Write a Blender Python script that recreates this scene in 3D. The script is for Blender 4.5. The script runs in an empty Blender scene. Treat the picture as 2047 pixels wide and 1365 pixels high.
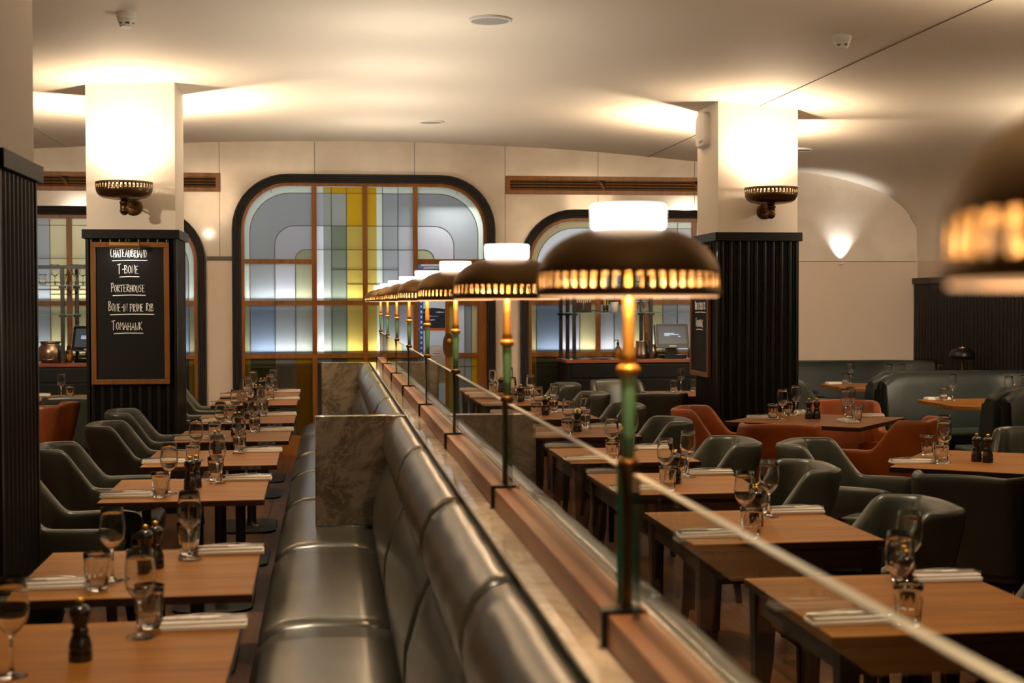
import bpy, bmesh, math, random
from mathutils import Vector, Matrix
random.seed(7)
SC = bpy.context.scene
COL = SC.collection
PI = math.pi
WY = 14.6            # plane of the far wall

# ------------------------------------------------------------------ camera, world, exposure
CH = 1.55
yaw = math.atan(.1289 * .9996); pitch = math.radians(1.572)
fw = Vector((math.sin(yaw) * math.cos(pitch), math.cos(yaw) * math.cos(pitch), -math.sin(pitch)))
rt = Vector((math.cos(yaw), -math.sin(yaw), 0)); up = rt.cross(fw)
roll = -.002
rt, up = rt * math.cos(roll) + up * math.sin(roll), up * math.cos(roll) - rt * math.sin(roll)
cd = bpy.data.cameras.new('camera'); cam = bpy.data.objects.new('camera', cd); COL.objects.link(cam)
cam.matrix_world = Matrix(((rt.x, up.x, -fw.x, 0), (rt.y, up.y, -fw.y, 0), (rt.z, up.z, -fw.z, CH), (0, 0, 0, 1)))
cd.lens = 50; cd.sensor_width = 36; cd.clip_start = .05
cd.dof.use_dof = True; cd.dof.focus_distance = 9.0; cd.dof.aperture_fstop = 4.2
SC.camera = cam
W = bpy.data.worlds.new('world'); SC.world = W; W.use_nodes = True
W.node_tree.nodes['Background'].inputs[0].default_value = (.02, .018, .015, 1)
SC.view_settings.view_transform = 'Standard'; SC.view_settings.look = 'None'; SC.view_settings.gamma = 1
SC.view_settings.use_curve_mapping = False
SC.view_settings.exposure = 0.12

WARM = (1, .74, .47); COOL = (.93, .97, 1.0); SOFT = (1, .80, .58)
def lamp(kind, loc, power, col=WARM, size=.05, aim=None, spot=None, blend=.6, size_y=None, parent=None):
    d = bpy.data.lights.new(kind.lower() + '_light', kind); d.energy = power; d.color = col
    o = bpy.data.objects.new(kind.lower() + '_light', d); COL.objects.link(o); o.location = loc
    if kind == 'AREA':
        d.size = size
        if size_y: d.shape = 'RECTANGLE'; d.size_y = size_y
    else: d.shadow_soft_size = size
    if spot: d.spot_size = spot; d.spot_blend = blend
    if aim: o.rotation_euler = (Vector(aim) - Vector(loc)).to_track_quat('-Z', 'Y').to_euler()
    if parent: o.parent = parent
    return o
# ceiling downlights over the tables (the visible stretch of ceiling has none; these are nearer the camera)
for x, y, p in ((-.5, 3.1, 1), (-.5, 4.9, 1), (-.5, 6.8, 1), (1.55, 3.2, 1), (1.55, 5.0, 1), (1.55, 6.8, 1), (3.3, 6.4, 1), (.4, 1.2, .6), (4.9, 5.5, .8), (-3.2, 6, .8)):
    lamp('SPOT', (x, y, 3.0), p * 135, (1, .78, .52), .07, (x, y, 0), 1.15, .9)
for x, y, tx, ty in ((5.3, 8.4, 5.0, 13.5), (5.9, 9.6, 5.4, 12.5), (-3.6, 7.5, -2.4, 12.6)):  # added spots out of view, brightening the booths, far wall and left background
    lamp('SPOT', (x, y, 2.8), 330, (1, .82, .60), .08, (tx, ty, 1.4), 1.5, 1.0)
for x, y, p in ((5.9, 9.2, 170), (5.9, 6.0, 120)):  # unseen up-spots by the right wall, added to brighten the ceiling
    lamp('SPOT', (x, y, 2.0), p, (1, .80, .56), .08, (x - .4, y, 4), 2.6, 1.0)
# rooms behind the glazed windows: cool kitchen light
for x in (-2.5, .2, 3.3):
    lamp('AREA', (x, WY + 1.9, 2.75), 14, COOL, 2.2, (x, WY + .6, 1.6), size_y=1.2)

# ------------------------------------------------------------------ materials
def mat(name, col=(.5, .5, .5), rough=.5, metal=0, spec=.5, coat=0, coat_rough=.1, emit=None, estr=0):
    m = bpy.data.materials.new(name); m.use_nodes = True
    b = m.node_tree.nodes['Principled BSDF']
    b.inputs['Base Color'].default_value = (*col, 1); b.inputs['Roughness'].default_value = rough
    b.inputs['Metallic'].default_value = metal; b.inputs['Specular IOR Level'].default_value = spec
    b.inputs['Coat Weight'].default_value = coat; b.inputs['Coat Roughness'].default_value = coat_rough
    if emit: b.inputs['Emission Color'].default_value = (*emit, 1); b.inputs['Emission Strength'].default_value = estr
    return m
def nd(m, t, **kw):
    n = m.node_tree.nodes.new(t)
    for k, v in kw.items():
        if k in n.inputs.keys(): n.inputs[k].default_value = v
        else: setattr(n, k, v)
    return n
def ln(m, a, b): m.node_tree.links.new(a, b)
def ramp(m, fac, stops):
    r = nd(m, 'ShaderNodeValToRGB'); e = r.color_ramp.elements
    while len(e) < len(stops): e.new(.5)
    for el, (p, c) in zip(e, stops): el.position = p; el.color = (*c, 1)
    ln(m, fac, r.inputs[0]); return r
def coords(m, scale=(1, 1, 1), kind='Object'):
    t = nd(m, 'ShaderNodeTexCoord'); mp = nd(m, 'ShaderNodeMapping'); mp.inputs['Scale'].default_value = scale
    ln(m, t.outputs[kind], mp.inputs[0]); return mp.outputs[0]
def P(m): return m.node_tree.nodes['Principled BSDF']
def bump(m, h, s=.2, d=.01):
    b = nd(m, 'ShaderNodeBump'); b.inputs['Strength'].default_value = s; b.inputs['Distance'].default_value = d
    ln(m, h, b.inputs['Height']); ln(m, b.outputs[0], P(m).inputs['Normal'])

def wood(name, c1, c2, axis=0, rough=.38, scale=1.0, coat=0, spec=.3):
    m = mat(name, c1, rough, coat=coat, coat_rough=.25, spec=spec)
    s = [14 * scale] * 3; s[axis] = 1.1 * scale
    v = coords(m, s); n = nd(m, 'ShaderNodeTexNoise', Scale=1.6, Detail=6.0, Distortion=.6)
    ln(m, v, n.inputs['Vector'])
    s2 = [4 * scale] * 3; s2[axis] = .3 * scale
    n2 = nd(m, 'ShaderNodeTexNoise', Scale=1.0, Detail=2.0); ln(m, coords(m, s2), n2.inputs['Vector'])
    mx = nd(m, 'ShaderNodeMath', operation='MULTIPLY_ADD'); ln(m, n.outputs[0], mx.inputs[0]); mx.inputs[1].default_value = .6
    ml = nd(m, 'ShaderNodeMath', operation='MULTIPLY'); ln(m, n2.outputs[0], ml.inputs[0]); ml.inputs[1].default_value = .4
    ln(m, ml.outputs[0], mx.inputs[2])
    r = ramp(m, mx.outputs[0], [(.35, c2), (.65, c1)]); ln(m, r.outputs[0], P(m).inputs['Base Color'])
    return m
def leather(name, c, c2, rough=.36, spec=.5, coat=.25):
    m = mat(name, c, rough, spec=spec, coat=coat, coat_rough=.3)
    n = nd(m, 'ShaderNodeTexNoise', Scale=5.0, Detail=5.0); ln(m, coords(m), n.inputs['Vector'])
    r = ramp(m, n.outputs[0], [(.3, c2), (.7, c)]); ln(m, r.outputs[0], P(m).inputs['Base Color'])
    v = nd(m, 'ShaderNodeTexNoise', Scale=180.0, Detail=2.0); ln(m, coords(m), v.inputs['Vector'])
    bump(m, v.outputs[0], .12, .002)
    return m

M = {}
M['table'] = wood('walnut_table_wood', (.30, .118, .015), (.155, .056, .007), 0, .48, spec=.22)
M['table_edge'] = wood('dark_walnut_wood', (.042, .018, .009), (.024, .010, .006), 0, .4)
M['leg'] = wood('black_stained_wood', (.022, .012, .008), (.012, .007, .005), 2, .45)
M['block'] = wood('reddish_walnut_block', (.42, .21, .115), (.29, .135, .07), 1, .45, spec=.3)
M['frame'] = wood('amber_wood', (.27, .105, .018), (.17, .062, .010), 2, .4)
M['counterwood'] = wood('mahogany_wood', (.26, .085, .04), (.15, .05, .025), 0, .3)
M['leather'] = leather('green_grey_leather', (.052, .053, .037), (.034, .036, .026))
M['boothleather'] = leather('blue_green_leather', (.019, .026, .021), (.013, .018, .015), .45, .35, .1)
M['bench'] = leather('olive_grey_bench_leather', (.060, .056, .040), (.040, .037, .026), .27, .6, .45)
M['orange'] = leather('burnt_orange_leather', (.38, .088, .008), (.21, .040, .004), .42, .35, .1)
M['tan'] = leather('tan_leather', (.26, .062, .012), (.15, .034, .008), .36, .4, .1)
M['black'] = mat('black_lacquer', (.005, .0045, .004), .36, spec=.28)
M['blackmatt'] = mat('black_matt', (.010, .009, .008), .55)
M['reed'] = mat('black_reeded_panel', (.009, .0075, .006), .32, spec=.38)
M['blackmetal'] = mat('black_iron', (.02, .02, .02), .35, metal=.3)
M['brass'] = mat('antique_brass', (.17, .095, .035), .42, metal=1)
M['lampbrass'] = mat('warm_brass', (.42, .24, .09), .42, metal=.8)
M['joint'] = mat('ceiling_joint', (.22, .165, .10), .7)
M['domebrass'] = mat('aged_bronze_brass', (.30, .175, .068), .48, metal=.8)
M['brassbright'] = mat('bright_brass', (.62, .31, .06), .45, metal=.8)
M['bronze'] = mat('dark_bronze', (.15, .092, .042), .3, metal=.9)
M['steel'] = mat('steel', (.6, .58, .55), .25, metal=1)
M['whiteglass'] = mat('lit_opal_glass', (.9, .9, .9), .4, emit=(1, .93, .88), estr=4)
M['ringglow'] = mat('lit_rim_glow', (.8, .7, .6), .5, emit=(1, .52, .24), estr=1.1)  # emission stands in for the lit underside of the shade rim
M['bulb'] = mat('bulb', (.9, .9, .9), .4, emit=(1, .76, .5), estr=14)
M['jade'] = mat('jade_green_enamel', (.14, .33, .19), .4, coat=.2)
M['paint'] = mat('cream_paint', (.76, .68, .585), .6)
M['wallpaint'] = mat('blush_wall_paint', (.66, .545, .45), .6)
M['ceil'] = mat('ceiling_plaster', (.76, .685, .585), .65)
M['white'] = mat('white_plastic', (.72, .70, .66), .45)
M['grille'] = mat('grey_speaker_mesh', (.30, .29, .27), .7)
M['linen'] = mat('white_linen', (.80, .74, .67), .85)
M['mill'] = mat('black_lacquered_wood', (.014, .010, .009), .22, coat=.4)
M['gold'] = mat('mill_brass_knob', (.75, .44, .06), .3, metal=.8)
M['board'] = mat('chalkboard', (.008, .0065, .006), .6, spec=.22)
M['chalk'] = mat('chalk', (.9, .88, .84), .9)
M['lead'] = mat('lead_came', (.05, .04, .03), .5)
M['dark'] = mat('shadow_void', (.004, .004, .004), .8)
M['screen'] = mat('screen', (.02, .025, .03), .2, emit=(.16, .19, .22), estr=.22)
M['glow'] = mat('screen_text', (.2, .2, .2), .4, emit=(.5, .6, .8), estr=1.0)
M['teal'] = mat('teal_leather', (.035, .06, .05), .5)
M['blue'] = mat('blue_steel_rack', (.02, .07, .24), .4)
M['navy'] = mat('navy_cloth', (.012, .014, .02), .8)
M['spine'] = mat('slate_book_cover', (.085, .095, .11), .5)
M['red'] = mat('red_plastic', (.55, .07, .02), .4)
M['yellow'] = mat('yellow_plastic', (.75, .5, .03), .4)
M['amberglass'] = mat('amber_glass', (.45, .2, .02), .1)
P(M['amberglass']).inputs['Transmission Weight'].default_value = .7
M['slate'] = mat('grey_cloth', (.05, .055, .06), .8)
M['copper'] = mat('hammered_pewter', (.42, .32, .24), .32, metal=1)
M['kitchen'] = mat('kitchen_white', (.75, .78, .8), .6)
M['orangebox'] = mat('orange_box', (.7, .14, .02), .5)
M['green'] = mat('green_plastic', (.1, .6, .08), .5)
# clear glass of the tableware
def glassmat(name, col=(1, 1, 1), rough=0.0):
    m = bpy.data.materials.new(name); m.use_nodes = True; nt = m.node_tree; nt.nodes.clear()
    o = nt.nodes.new('ShaderNodeOutputMaterial'); g = nt.nodes.new('ShaderNodeBsdfGlass')
    g.inputs['Color'].default_value = (*col, 1); g.inputs['IOR'].default_value = 1.47; g.inputs['Roughness'].default_value = rough
    nt.links.new(g.outputs[0], o.inputs[0]); return m
M['glass'] = glassmat('clear_glass', (.98, .98, .97))
def sheetmat(name, col):
    m = bpy.data.materials.new(name); m.use_nodes = True; nt = m.node_tree; nt.nodes.clear()
    o = nt.nodes.new('ShaderNodeOutputMaterial'); t = nt.nodes.new('ShaderNodeBsdfTransparent'); t.inputs[0].default_value = (*col, 1)
    g = nt.nodes.new('ShaderNodeBsdfGlossy'); g.inputs['Roughness'].default_value = .02
    f = nt.nodes.new('ShaderNodeFresnel'); f.inputs['IOR'].default_value = 1.5
    x = nt.nodes.new('ShaderNodeMixShader'); k = nt.nodes.new('ShaderNodeNewGeometry'); q = nt.nodes.new('ShaderNodeMath'); q.operation = 'SUBTRACT'; q.inputs[0].default_value = 1; nt.links.new(k.outputs['Backfacing'], q.inputs[1])
    w_ = nt.nodes.new('ShaderNodeMath'); w_.operation = 'MULTIPLY'; nt.links.new(f.outputs[0], w_.inputs[0]); nt.links.new(q.outputs[0], w_.inputs[1])
    nt.links.new(w_.outputs[0], x.inputs[0]); nt.links.new(t.outputs[0], x.inputs[1])
    nt.links.new(g.outputs[0], x.inputs[2]); nt.links.new(x.outputs[0], o.inputs[0]); return m
M['sheet'] = sheetmat('sheet_glass', (.96, .985, .97))
M['sheetedge'] = mat('sheet_glass_edge', (.62, .60, .50), .3, spec=.6)
M['tealedge'] = mat('cut_glass_edge', (.02, .22, .19), .1, spec=.8, coat=.5)
M['shelfglass'] = mat('shelf_glass_edge', (.35, .62, .55), .1)
P(M['shelfglass']).inputs['Transmission Weight'].default_value = .5
# stained glass: translucent coloured sheets with a soft surface gloss
def stained(name, col, rough=.22):
    m = bpy.data.materials.new(name); m.use_nodes = True; nt = m.node_tree; nt.nodes.clear()
    o = nt.nodes.new('ShaderNodeOutputMaterial'); t = nt.nodes.new('ShaderNodeBsdfTranslucent'); t.inputs[0].default_value = (*col, 1)
    g = nt.nodes.new('ShaderNodeBsdfPrincipled'); g.inputs['Base Color'].default_value = (*[c * .35 for c in col], 1); g.inputs['Roughness'].default_value = rough
    x = nt.nodes.new('ShaderNodeMixShader'); x.inputs[0].default_value = .72
    nt.links.new(g.outputs[0], x.inputs[1]); nt.links.new(t.outputs[0], x.inputs[2]); nt.links.new(x.outputs[0], o.inputs[0])
    n = nt.nodes.new('ShaderNodeTexNoise'); n.inputs['Scale'].default_value = 260
    b = nt.nodes.new('ShaderNodeBump'); b.inputs['Strength'].default_value = .15; nt.links.new(n.outputs[0], b.inputs['Height']); nt.links.new(b.outputs[0], g.inputs['Normal'])
    return m
ST = {k: stained('stained_glass_' + k, c) for k, c in dict(
    pale=(.72, .80, .66), bluegrey=(.34, .35, .345), lilac=(.47, .455, .465), olive=(.38, .37, .22), clear=(.85, .88, .9),
    olivegrey=(.36, .37, .31), darkgreen=(.20, .225, .155), gold=(.66, .36, .012), mustard=(.56, .40, .08), darkolive=(.15, .15, .07),
    greige=(.42, .38, .30), slateblue=(.22, .27, .34), straw=(.64, .54, .27)).items()}
# marble
def marble(name, dark, mid, light, sc=3.0, rough=.12):
    m = mat(name, mid, rough, spec=.6)
    v = coords(m, (1, .7, 1)); n = nd(m, 'ShaderNodeTexNoise', Scale=sc, Detail=9.0, Distortion=1.6, Roughness=.65); ln(m, v, n.inputs['Vector'])
    r = ramp(m, n.outputs[0], [(.30, dark), (.47, mid), (.56, light), (.68, mid)])
    w = nd(m, 'ShaderNodeTexNoise', Scale=sc * 2.2, Detail=6.0, Distortion=2.5); ln(m, v, w.inputs['Vector'])
    a = nd(m, 'ShaderNodeMath', operation='SUBTRACT'); ln(m, w.outputs[0], a.inputs[0]); a.inputs[1].default_value = .5
    b = nd(m, 'ShaderNodeMath', operation='ABSOLUTE'); ln(m, a.outputs[0], b.inputs[0])
    vr = ramp(m, b.outputs[0], [(0, (1, 1, 1)), (.025, (0, 0, 0))])
    x = nd(m, 'ShaderNodeMix', data_type='RGBA'); ln(m, vr.outputs[0], x.inputs[0]); ln(m, r.outputs[0], x.inputs[6]); x.inputs[7].default_value = (*light, 1)
    ln(m, x.outputs[2], P(m).inputs['Base Color']); return m
M['marble'] = marble('grey_brown_marble', (.055, .043, .031), (.14, .11, .08), (.27, .22, .165))
M['topmarble'] = marble('honed_beige_marble', (.40, .32, .24), (.62, .52, .41), (.78, .70, .58), 2.0, .06)
# polished plaster panels of the far wall
m = mat('polished_plaster', (.72, .65, .56), .12, spec=.8); M['polished'] = m
n = nd(m, 'ShaderNodeTexNoise', Scale=3.0, Detail=6.0); ln(m, coords(m), n.inputs['Vector'])
r = ramp(m, n.outputs[0], [(.3, (.64, .56, .47)), (.7, (.76, .69, .60))]); ln(m, r.outputs[0], P(m).inputs['Base Color'])
v = nd(m, 'ShaderNodeTexNoise', Scale=22.0, Detail=3.0); ln(m, coords(m), v.inputs['Vector'])
pr_ = ramp(m, v.outputs[0], [(.24, (.34, .32, .3)), (.29, (.1, .1, .1))]); ln(m, pr_.outputs[0], P(m).inputs['Roughness'])
# floorboards running away from the camera
m = mat('oak_floorboards', (.17, .075, .03), .42); M['floor'] = m
br = nd(m, 'ShaderNodeTexBrick', offset=.37); br.inputs['Scale'].default_value = 1
br.inputs['Brick Width'].default_value = 1.4; br.inputs['Row Height'].default_value = .11; br.inputs['Mortar Size'].default_value = .0028
br.inputs['Color1'].default_value = (.165, .062, .017, 1); br.inputs['Color2'].default_value = (.105, .039, .011, 1); br.inputs['Mortar'].default_value = (.02, .009, .004, 1)
t = nd(m, 'ShaderNodeTexCoord'); mp = nd(m, 'ShaderNodeMapping'); mp.inputs['Rotation'].default_value = (0, 0, PI / 2)
ln(m, t.outputs['Object'], mp.inputs[0]); ln(m, mp.outputs[0], br.inputs['Vector'])
gn = nd(m, 'ShaderNodeTexNoise', Scale=1.0, Detail=5.0); ln(m, coords(m, (30, 1.5, 1)), gn.inputs['Vector'])
gr = ramp(m, gn.outputs[0], [(.3, (.6, .6, .6)), (.7, (1.15, 1.15, 1.15))])
mx = nd(m, 'ShaderNodeMix', data_type='RGBA', blend_type='MULTIPLY'); mx.inputs[0].default_value = 1
ln(m, br.outputs[0], mx.inputs[6]); ln(m, gr.outputs[0], mx.inputs[7]); ln(m, mx.outputs[2], P(m).inputs['Base Color'])

# ------------------------------------------------------------------ mesh helpers
class MB:
    def __init__(s): s.v = []; s.f = []; s.m = []
    def face(s, idx, mi=0): s.f.append(tuple(idx)); s.m.append(mi)
    def add(s, pts, faces, mi=0):
        b = len(s.v); s.v += [tuple(p) for p in pts]
        for f in faces: s.face([b + i for i in f], mi)
    def box(s, x0, x1, y0, y1, z0, z1, mi=0, mtx=None):
        p = [(x, y, z) for z in (z0, z1) for y in (y0, y1) for x in (x0, x1)]
        if mtx: p = [mtx @ Vector(q) for q in p]
        s.add(p, [(0, 2, 3, 1), (4, 5, 7, 6), (0, 1, 5, 4), (2, 6, 7, 3), (0, 4, 6, 2), (1, 3, 7, 5)], mi); return s
    def grid(s, rows, closed_u=False, closed_v=False, mi=0, skip=None):
        b = len(s.v); nr, nc = len(rows), len(rows[0])
        for r in rows: s.v += [tuple(p) for p in r]
        for i in range(nr if closed_v else nr - 1):
            for j in range(nc if closed_u else nc - 1):
                if skip and skip(i, j): continue
                i2, j2 = (i + 1) % nr, (j + 1) % nc
                s.face((b + i * nc + j, b + i * nc + j2, b + i2 * nc + j2, b + i2 * nc + j), mi)
        return s
    def lathe(s, prof, n=24, c=(0, 0, 0), skip=None, mi=0, caps=False):
        rows = [[(c[0] + r * math.cos(2 * PI * k / n), c[1] + r * math.sin(2 * PI * k / n), c[2] + z) for k in range(n)] for r, z in prof]
        s.grid(rows, closed_u=True, mi=mi, skip=skip)
        if caps:
            b = len(s.v) - n * len(prof)
            s.face([b + k for k in reversed(range(n))], mi); s.face([b + (len(prof) - 1) * n + k for k in range(n)], mi)
        return s
    def cyl(s, c, r, h, n=16, r2=None, mi=0):
        return s.lathe([(r, 0), (r if r2 is None else r2, h)], n, c, mi=mi, caps=True)
    def tube(s, pts, r, n=8, mi=0):
        pts = [Vector(p) for p in pts]; rows = []
        rad = r if isinstance(r, (list, tuple)) else [r] * len(pts)
        for i, p in enumerate(pts):
            d = (pts[min(i + 1, len(pts) - 1)] - pts[max(i - 1, 0)]).normalized()
            a = d.cross(Vector((0, 0, 1)) if abs(d.z) < .9 else Vector((1, 0, 0))).normalized(); b = d.cross(a)
            rows.append([p + (a * math.cos(2 * PI * k / n) + b * math.sin(2 * PI * k / n)) * rad[i] for k in range(n)])
        s.grid(rows, closed_u=True, mi=mi); base = len(s.v) - n * len(pts)
        s.face([base + k for k in range(n)], mi); s.face([base + (len(pts) - 1) * n + k for k in reversed(range(n))], mi)
        return s
    def prism(s, outl, z0, z1, mi=0, caps=True):
        n = len(outl); b = len(s.v)
        s.v += [(x, y, z0) for x, y in outl] + [(x, y, z1) for x, y in outl]
        for i in range(n): s.face((b + i, b + (i + 1) % n, b + n + (i + 1) % n, b + n + i), mi)
        if caps: s.face([b + i for i in reversed(range(n))], mi); s.face([b + n + i for i in range(n)], mi)
        return s
    def build(s, name, mats, parent=None, smooth=False, bevel=0, subsurf=0, solid=0, loc=None, rot=None, fix=True):
        me = bpy.data.meshes.new(name); me.from_pydata(s.v, [], s.f)
        mats = mats if isinstance(mats, (list, tuple)) else [mats]
        for m_ in mats: me.materials.append(m_)
        for p, i in zip(me.polygons, s.m): p.material_index = i
        if fix:
            bm = bmesh.new(); bm.from_mesh(me); bmesh.ops.recalc_face_normals(bm, faces=bm.faces); bm.to_mesh(me); bm.free()
        o = bpy.data.objects.new(name, me); COL.objects.link(o)
        if parent: o.parent = parent
        if loc: o.location = loc
        if rot: o.rotation_euler = rot
        if solid: d = o.modifiers.new('thick', 'SOLIDIFY'); d.thickness = solid; d.offset = -1
        if bevel: d = o.modifiers.new('bevel', 'BEVEL'); d.width = bevel; d.segments = 2; d.limit_method = 'ANGLE'
        if subsurf: d = o.modifiers.new('sub', 'SUBSURF'); d.levels = subsurf; d.render_levels = subsurf
        if smooth:
            me.polygons.foreach_set('use_smooth', [True] * len(me.polygons))
        elif bevel:
            me.polygons.foreach_set('use_smooth', [True] * len(me.polygons)); me.set_sharp_from_angle(angle=math.radians(40))
        return o
def tag(o, label=None, cat=None, group=None, kind=None):
    if label: o['label'] = label
    if cat: o['category'] = cat
    if group: o['group'] = group
    if kind: o['kind'] = kind
    return o
def thing(name, label, cat, loc=(0, 0, 0), rz=0, group=None, kind=None):
    o = bpy.data.objects.new(name, None); COL.objects.link(o); o.location = loc; o.rotation_euler = (0, 0, rz); o.empty_display_size = .1
    return tag(o, label, cat, group, kind)
def kids(o): return [c for c in bpy.data.objects if c.parent == o]
TREE = {}
def tree(o):
    if o.name not in TREE: TREE[o.name] = [(c, tree(c)) for c in kids(o)]
    return TREE[o.name]
def dup(o, loc, rz=0, label=None, group=None, sub=None):
    r = o.copy(); COL.objects.link(r); r.location = loc; r.rotation_euler = (0, 0, rz)
    if label: r['label'] = label
    if group: r['group'] = group
    def rec(src, dst):
        for c, _ in tree(src):
            if sub is not None and c.name in sub: continue
            d = c.copy(); COL.objects.link(d); d.parent = dst; rec(c, d)
    rec(o, r); return r
class Kind:      # first use places the built thing itself, later uses place copies
    def __init__(s, proto): s.p = proto; s.used = False; tree(proto)
    def put(s, loc, rz=0, label=None, group=None):
        if not s.used:
            s.used = True; s.p.location = loc; s.p.rotation_euler = (0, 0, rz)
            if label: s.p['label'] = label
            if group: s.p['group'] = group
            return s.p
        return dup(s.p, loc, rz, label, group)
def struct(name, mb, mats, parent=None, **kw):
    o = mb.build(name, mats, parent, **kw)
    if parent is None: o['kind'] = 'structure'
    return o
def rrect(x0, x1, y0, y1, r, n=6):
    out = []
    for cx, cy, a0 in ((x1 - r, y1 - r, 0), (x0 + r, y1 - r, PI / 2), (x0 + r, y0 + r, PI), (x1 - r, y0 + r, 3 * PI / 2)):
        out += [(cx + r * math.cos(a0 + PI / 2 * k / n), cy + r * math.sin(a0 + PI / 2 * k / n)) for k in range(n + 1)]
    return out

# ------------------------------------------------------------------ room shell
struct('floor', MB().box(-6.2, 6.4, -4, WY + .06, -.1, 0), M['floor'])
CEIL = [(-6.0, 1.95), (-5.98, 2.4), (-5.7, 2.72), (-5.2, 2.86), (-4.4, 2.96), (-2.86, 3.08), (-1.43, 3.154), (-.58, 3.18), (.15, 3.19), (.88, 3.187), (1.81, 3.161), (2.8, 3.109),
        (3.86, 3.021), (4.96, 2.931), (5.51, 2.832), (5.90, 2.70), (6.13, 2.53), (6.26, 2.33), (6.27, 1.97)]
def ceilz(x):
    for (a, za), (b, zb) in zip(CEIL, CEIL[1:]):
        if a <= x <= b: return za + (zb - za) * (x - a) / max(b - a, 1e-6)
    return 1.97
def spline(pts, n=5):
    out = []
    for i in range(len(pts) - 1):
        p0, p1, p2, p3 = pts[max(i - 1, 0)], pts[i], pts[i + 1], pts[min(i + 2, len(pts) - 1)]
        for k in range(n):
            t = k / n
            out.append(tuple(.5 * (2 * b + (c - a) * t + (2 * a - 5 * b + 4 * c - d) * t * t + (3 * b - a - 3 * c + d) * t ** 3) for a, b, c, d in zip(p0, p1, p2, p3)))
    return out + [pts[-1]]
CS = spline(CEIL, 4)
struct('ceiling', MB().grid([[(x, y, z) for x, z in CS] for y in (-4, 2, 8, WY + .02)]), M['ceil'], smooth=True, fix=False)
struct('wall_left', MB().box(-6.1, -6.0, -4, WY, 0, 1.96), M['wallpaint'])
struct('wall_right', MB().box(6.27, 6.37, -4, WY, 0, 1.98), M['wallpaint'])
b = MB(); pts = [(-6.0, 0)] + CS + [(6.27, 0)]
b.add([(x, -4, z) for x, z in pts], [tuple(range(len(pts)))]); struct('wall_rear', b, M['wallpaint'])

# windows of the far wall: x0, x1, top of the black surround
WIN = [(-3.89, -1.22, 2.515), (-.962, 1.706, 2.853), (1.966, 4.636, 2.512)]
RAD = .56
def archz(x, w, inset=.0, r=RAD):
    x0, x1, zt = w[0] + inset, w[1] - inset, w[2] - inset; rr = r - inset
    if x < x0 + rr: d = x0 + rr - x
    elif x > x1 - rr: d = x - (x1 - rr)
    else: return zt
    return zt - rr + math.sqrt(max(rr * rr - d * d, 0))
b = MB(); xs = set([-6.0, 6.27, 4.9, 5.2])
for x, z in CS: xs.add(round(x, 4))
for w in WIN:
    xs |= {w[0] + .02, w[1] - .02}
    for k in range(15):
        a = PI / 2 * k / 14; xs |= {round(w[0] + .02 + (RAD - .02) * (1 - math.cos(a)), 4), round(w[1] - .02 - (RAD - .02) * (1 - math.cos(a)), 4)}
xs = sorted(x for x in xs if -6.0 <= x <= 6.27)
for xa, xb in zip(xs, xs[1:]):
    if xb - xa < 1e-5: continue
    w = next((w for w in WIN if w[0] + .0199 <= (xa + xb) / 2 <= w[1] - .0199), None)
    za, zb = (archz(xa, w, .02), archz(xb, w, .02)) if w else (1.98, 1.98)
    ta, tb = max(ceilz(xa), 1.98) + .01, max(ceilz(xb), 1.98) + .01
    b.add([(xa, WY, za), (xb, WY, zb), (xb, WY, tb), (xa, WY, ta)], [(0, 1, 2, 3)], 1)
    if not w: b.add([(xa, WY, 0), (xb, WY, 0), (xb, WY, 1.98), (xa, WY, 1.98)], [(0, 1, 2, 3)], 0)
wb = struct('wall_back', b, [M['wallpaint'], M['polished']], fix=False)
b = MB()
for x in (-3.0, -1.083, -.134, .879, 1.812, 2.787, 3.816, 4.83):
    w = next((w for w in WIN if w[0] < x < w[1]), None)
    b.box(x - .0025, x + .0025, WY - .001, WY, archz(x, w) if w else 1.98, ceilz(x))
b.box(4.64, 6.26, WY - .0015, WY, 1.977, 1.982); b.box(-1.215, -.965, WY - .004, WY, 1.975, 2.02); b.box(1.71, 1.96, WY - .0015, WY, 1.977, 1.982)
struct('trim_1', b, M['lead'])
struct('trim_2', MB().box(3.3135, 3.317, -4, WY, 3.062, 3.068).box(-2.575, -2.5715, -4, WY, 3.096, 3.102), M['joint'])
# rooms behind the glass
b = MB(); b.box(-5, 6, WY + 2.6, WY + 2.7, 0, 3.3).box(-5, 6, WY + .1, WY + 2.6, 3.2, 3.3).box(-5, 6, WY + .1, WY + 2.6, -.1, 0).box(-5.1, -5, WY + .1, WY + 2.7, 0, 3.3).box(6, 6.1, WY + .1, WY + 2.7, 0, 3.3)
struct('wall_kitchen', b, M['kitchen'])

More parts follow.
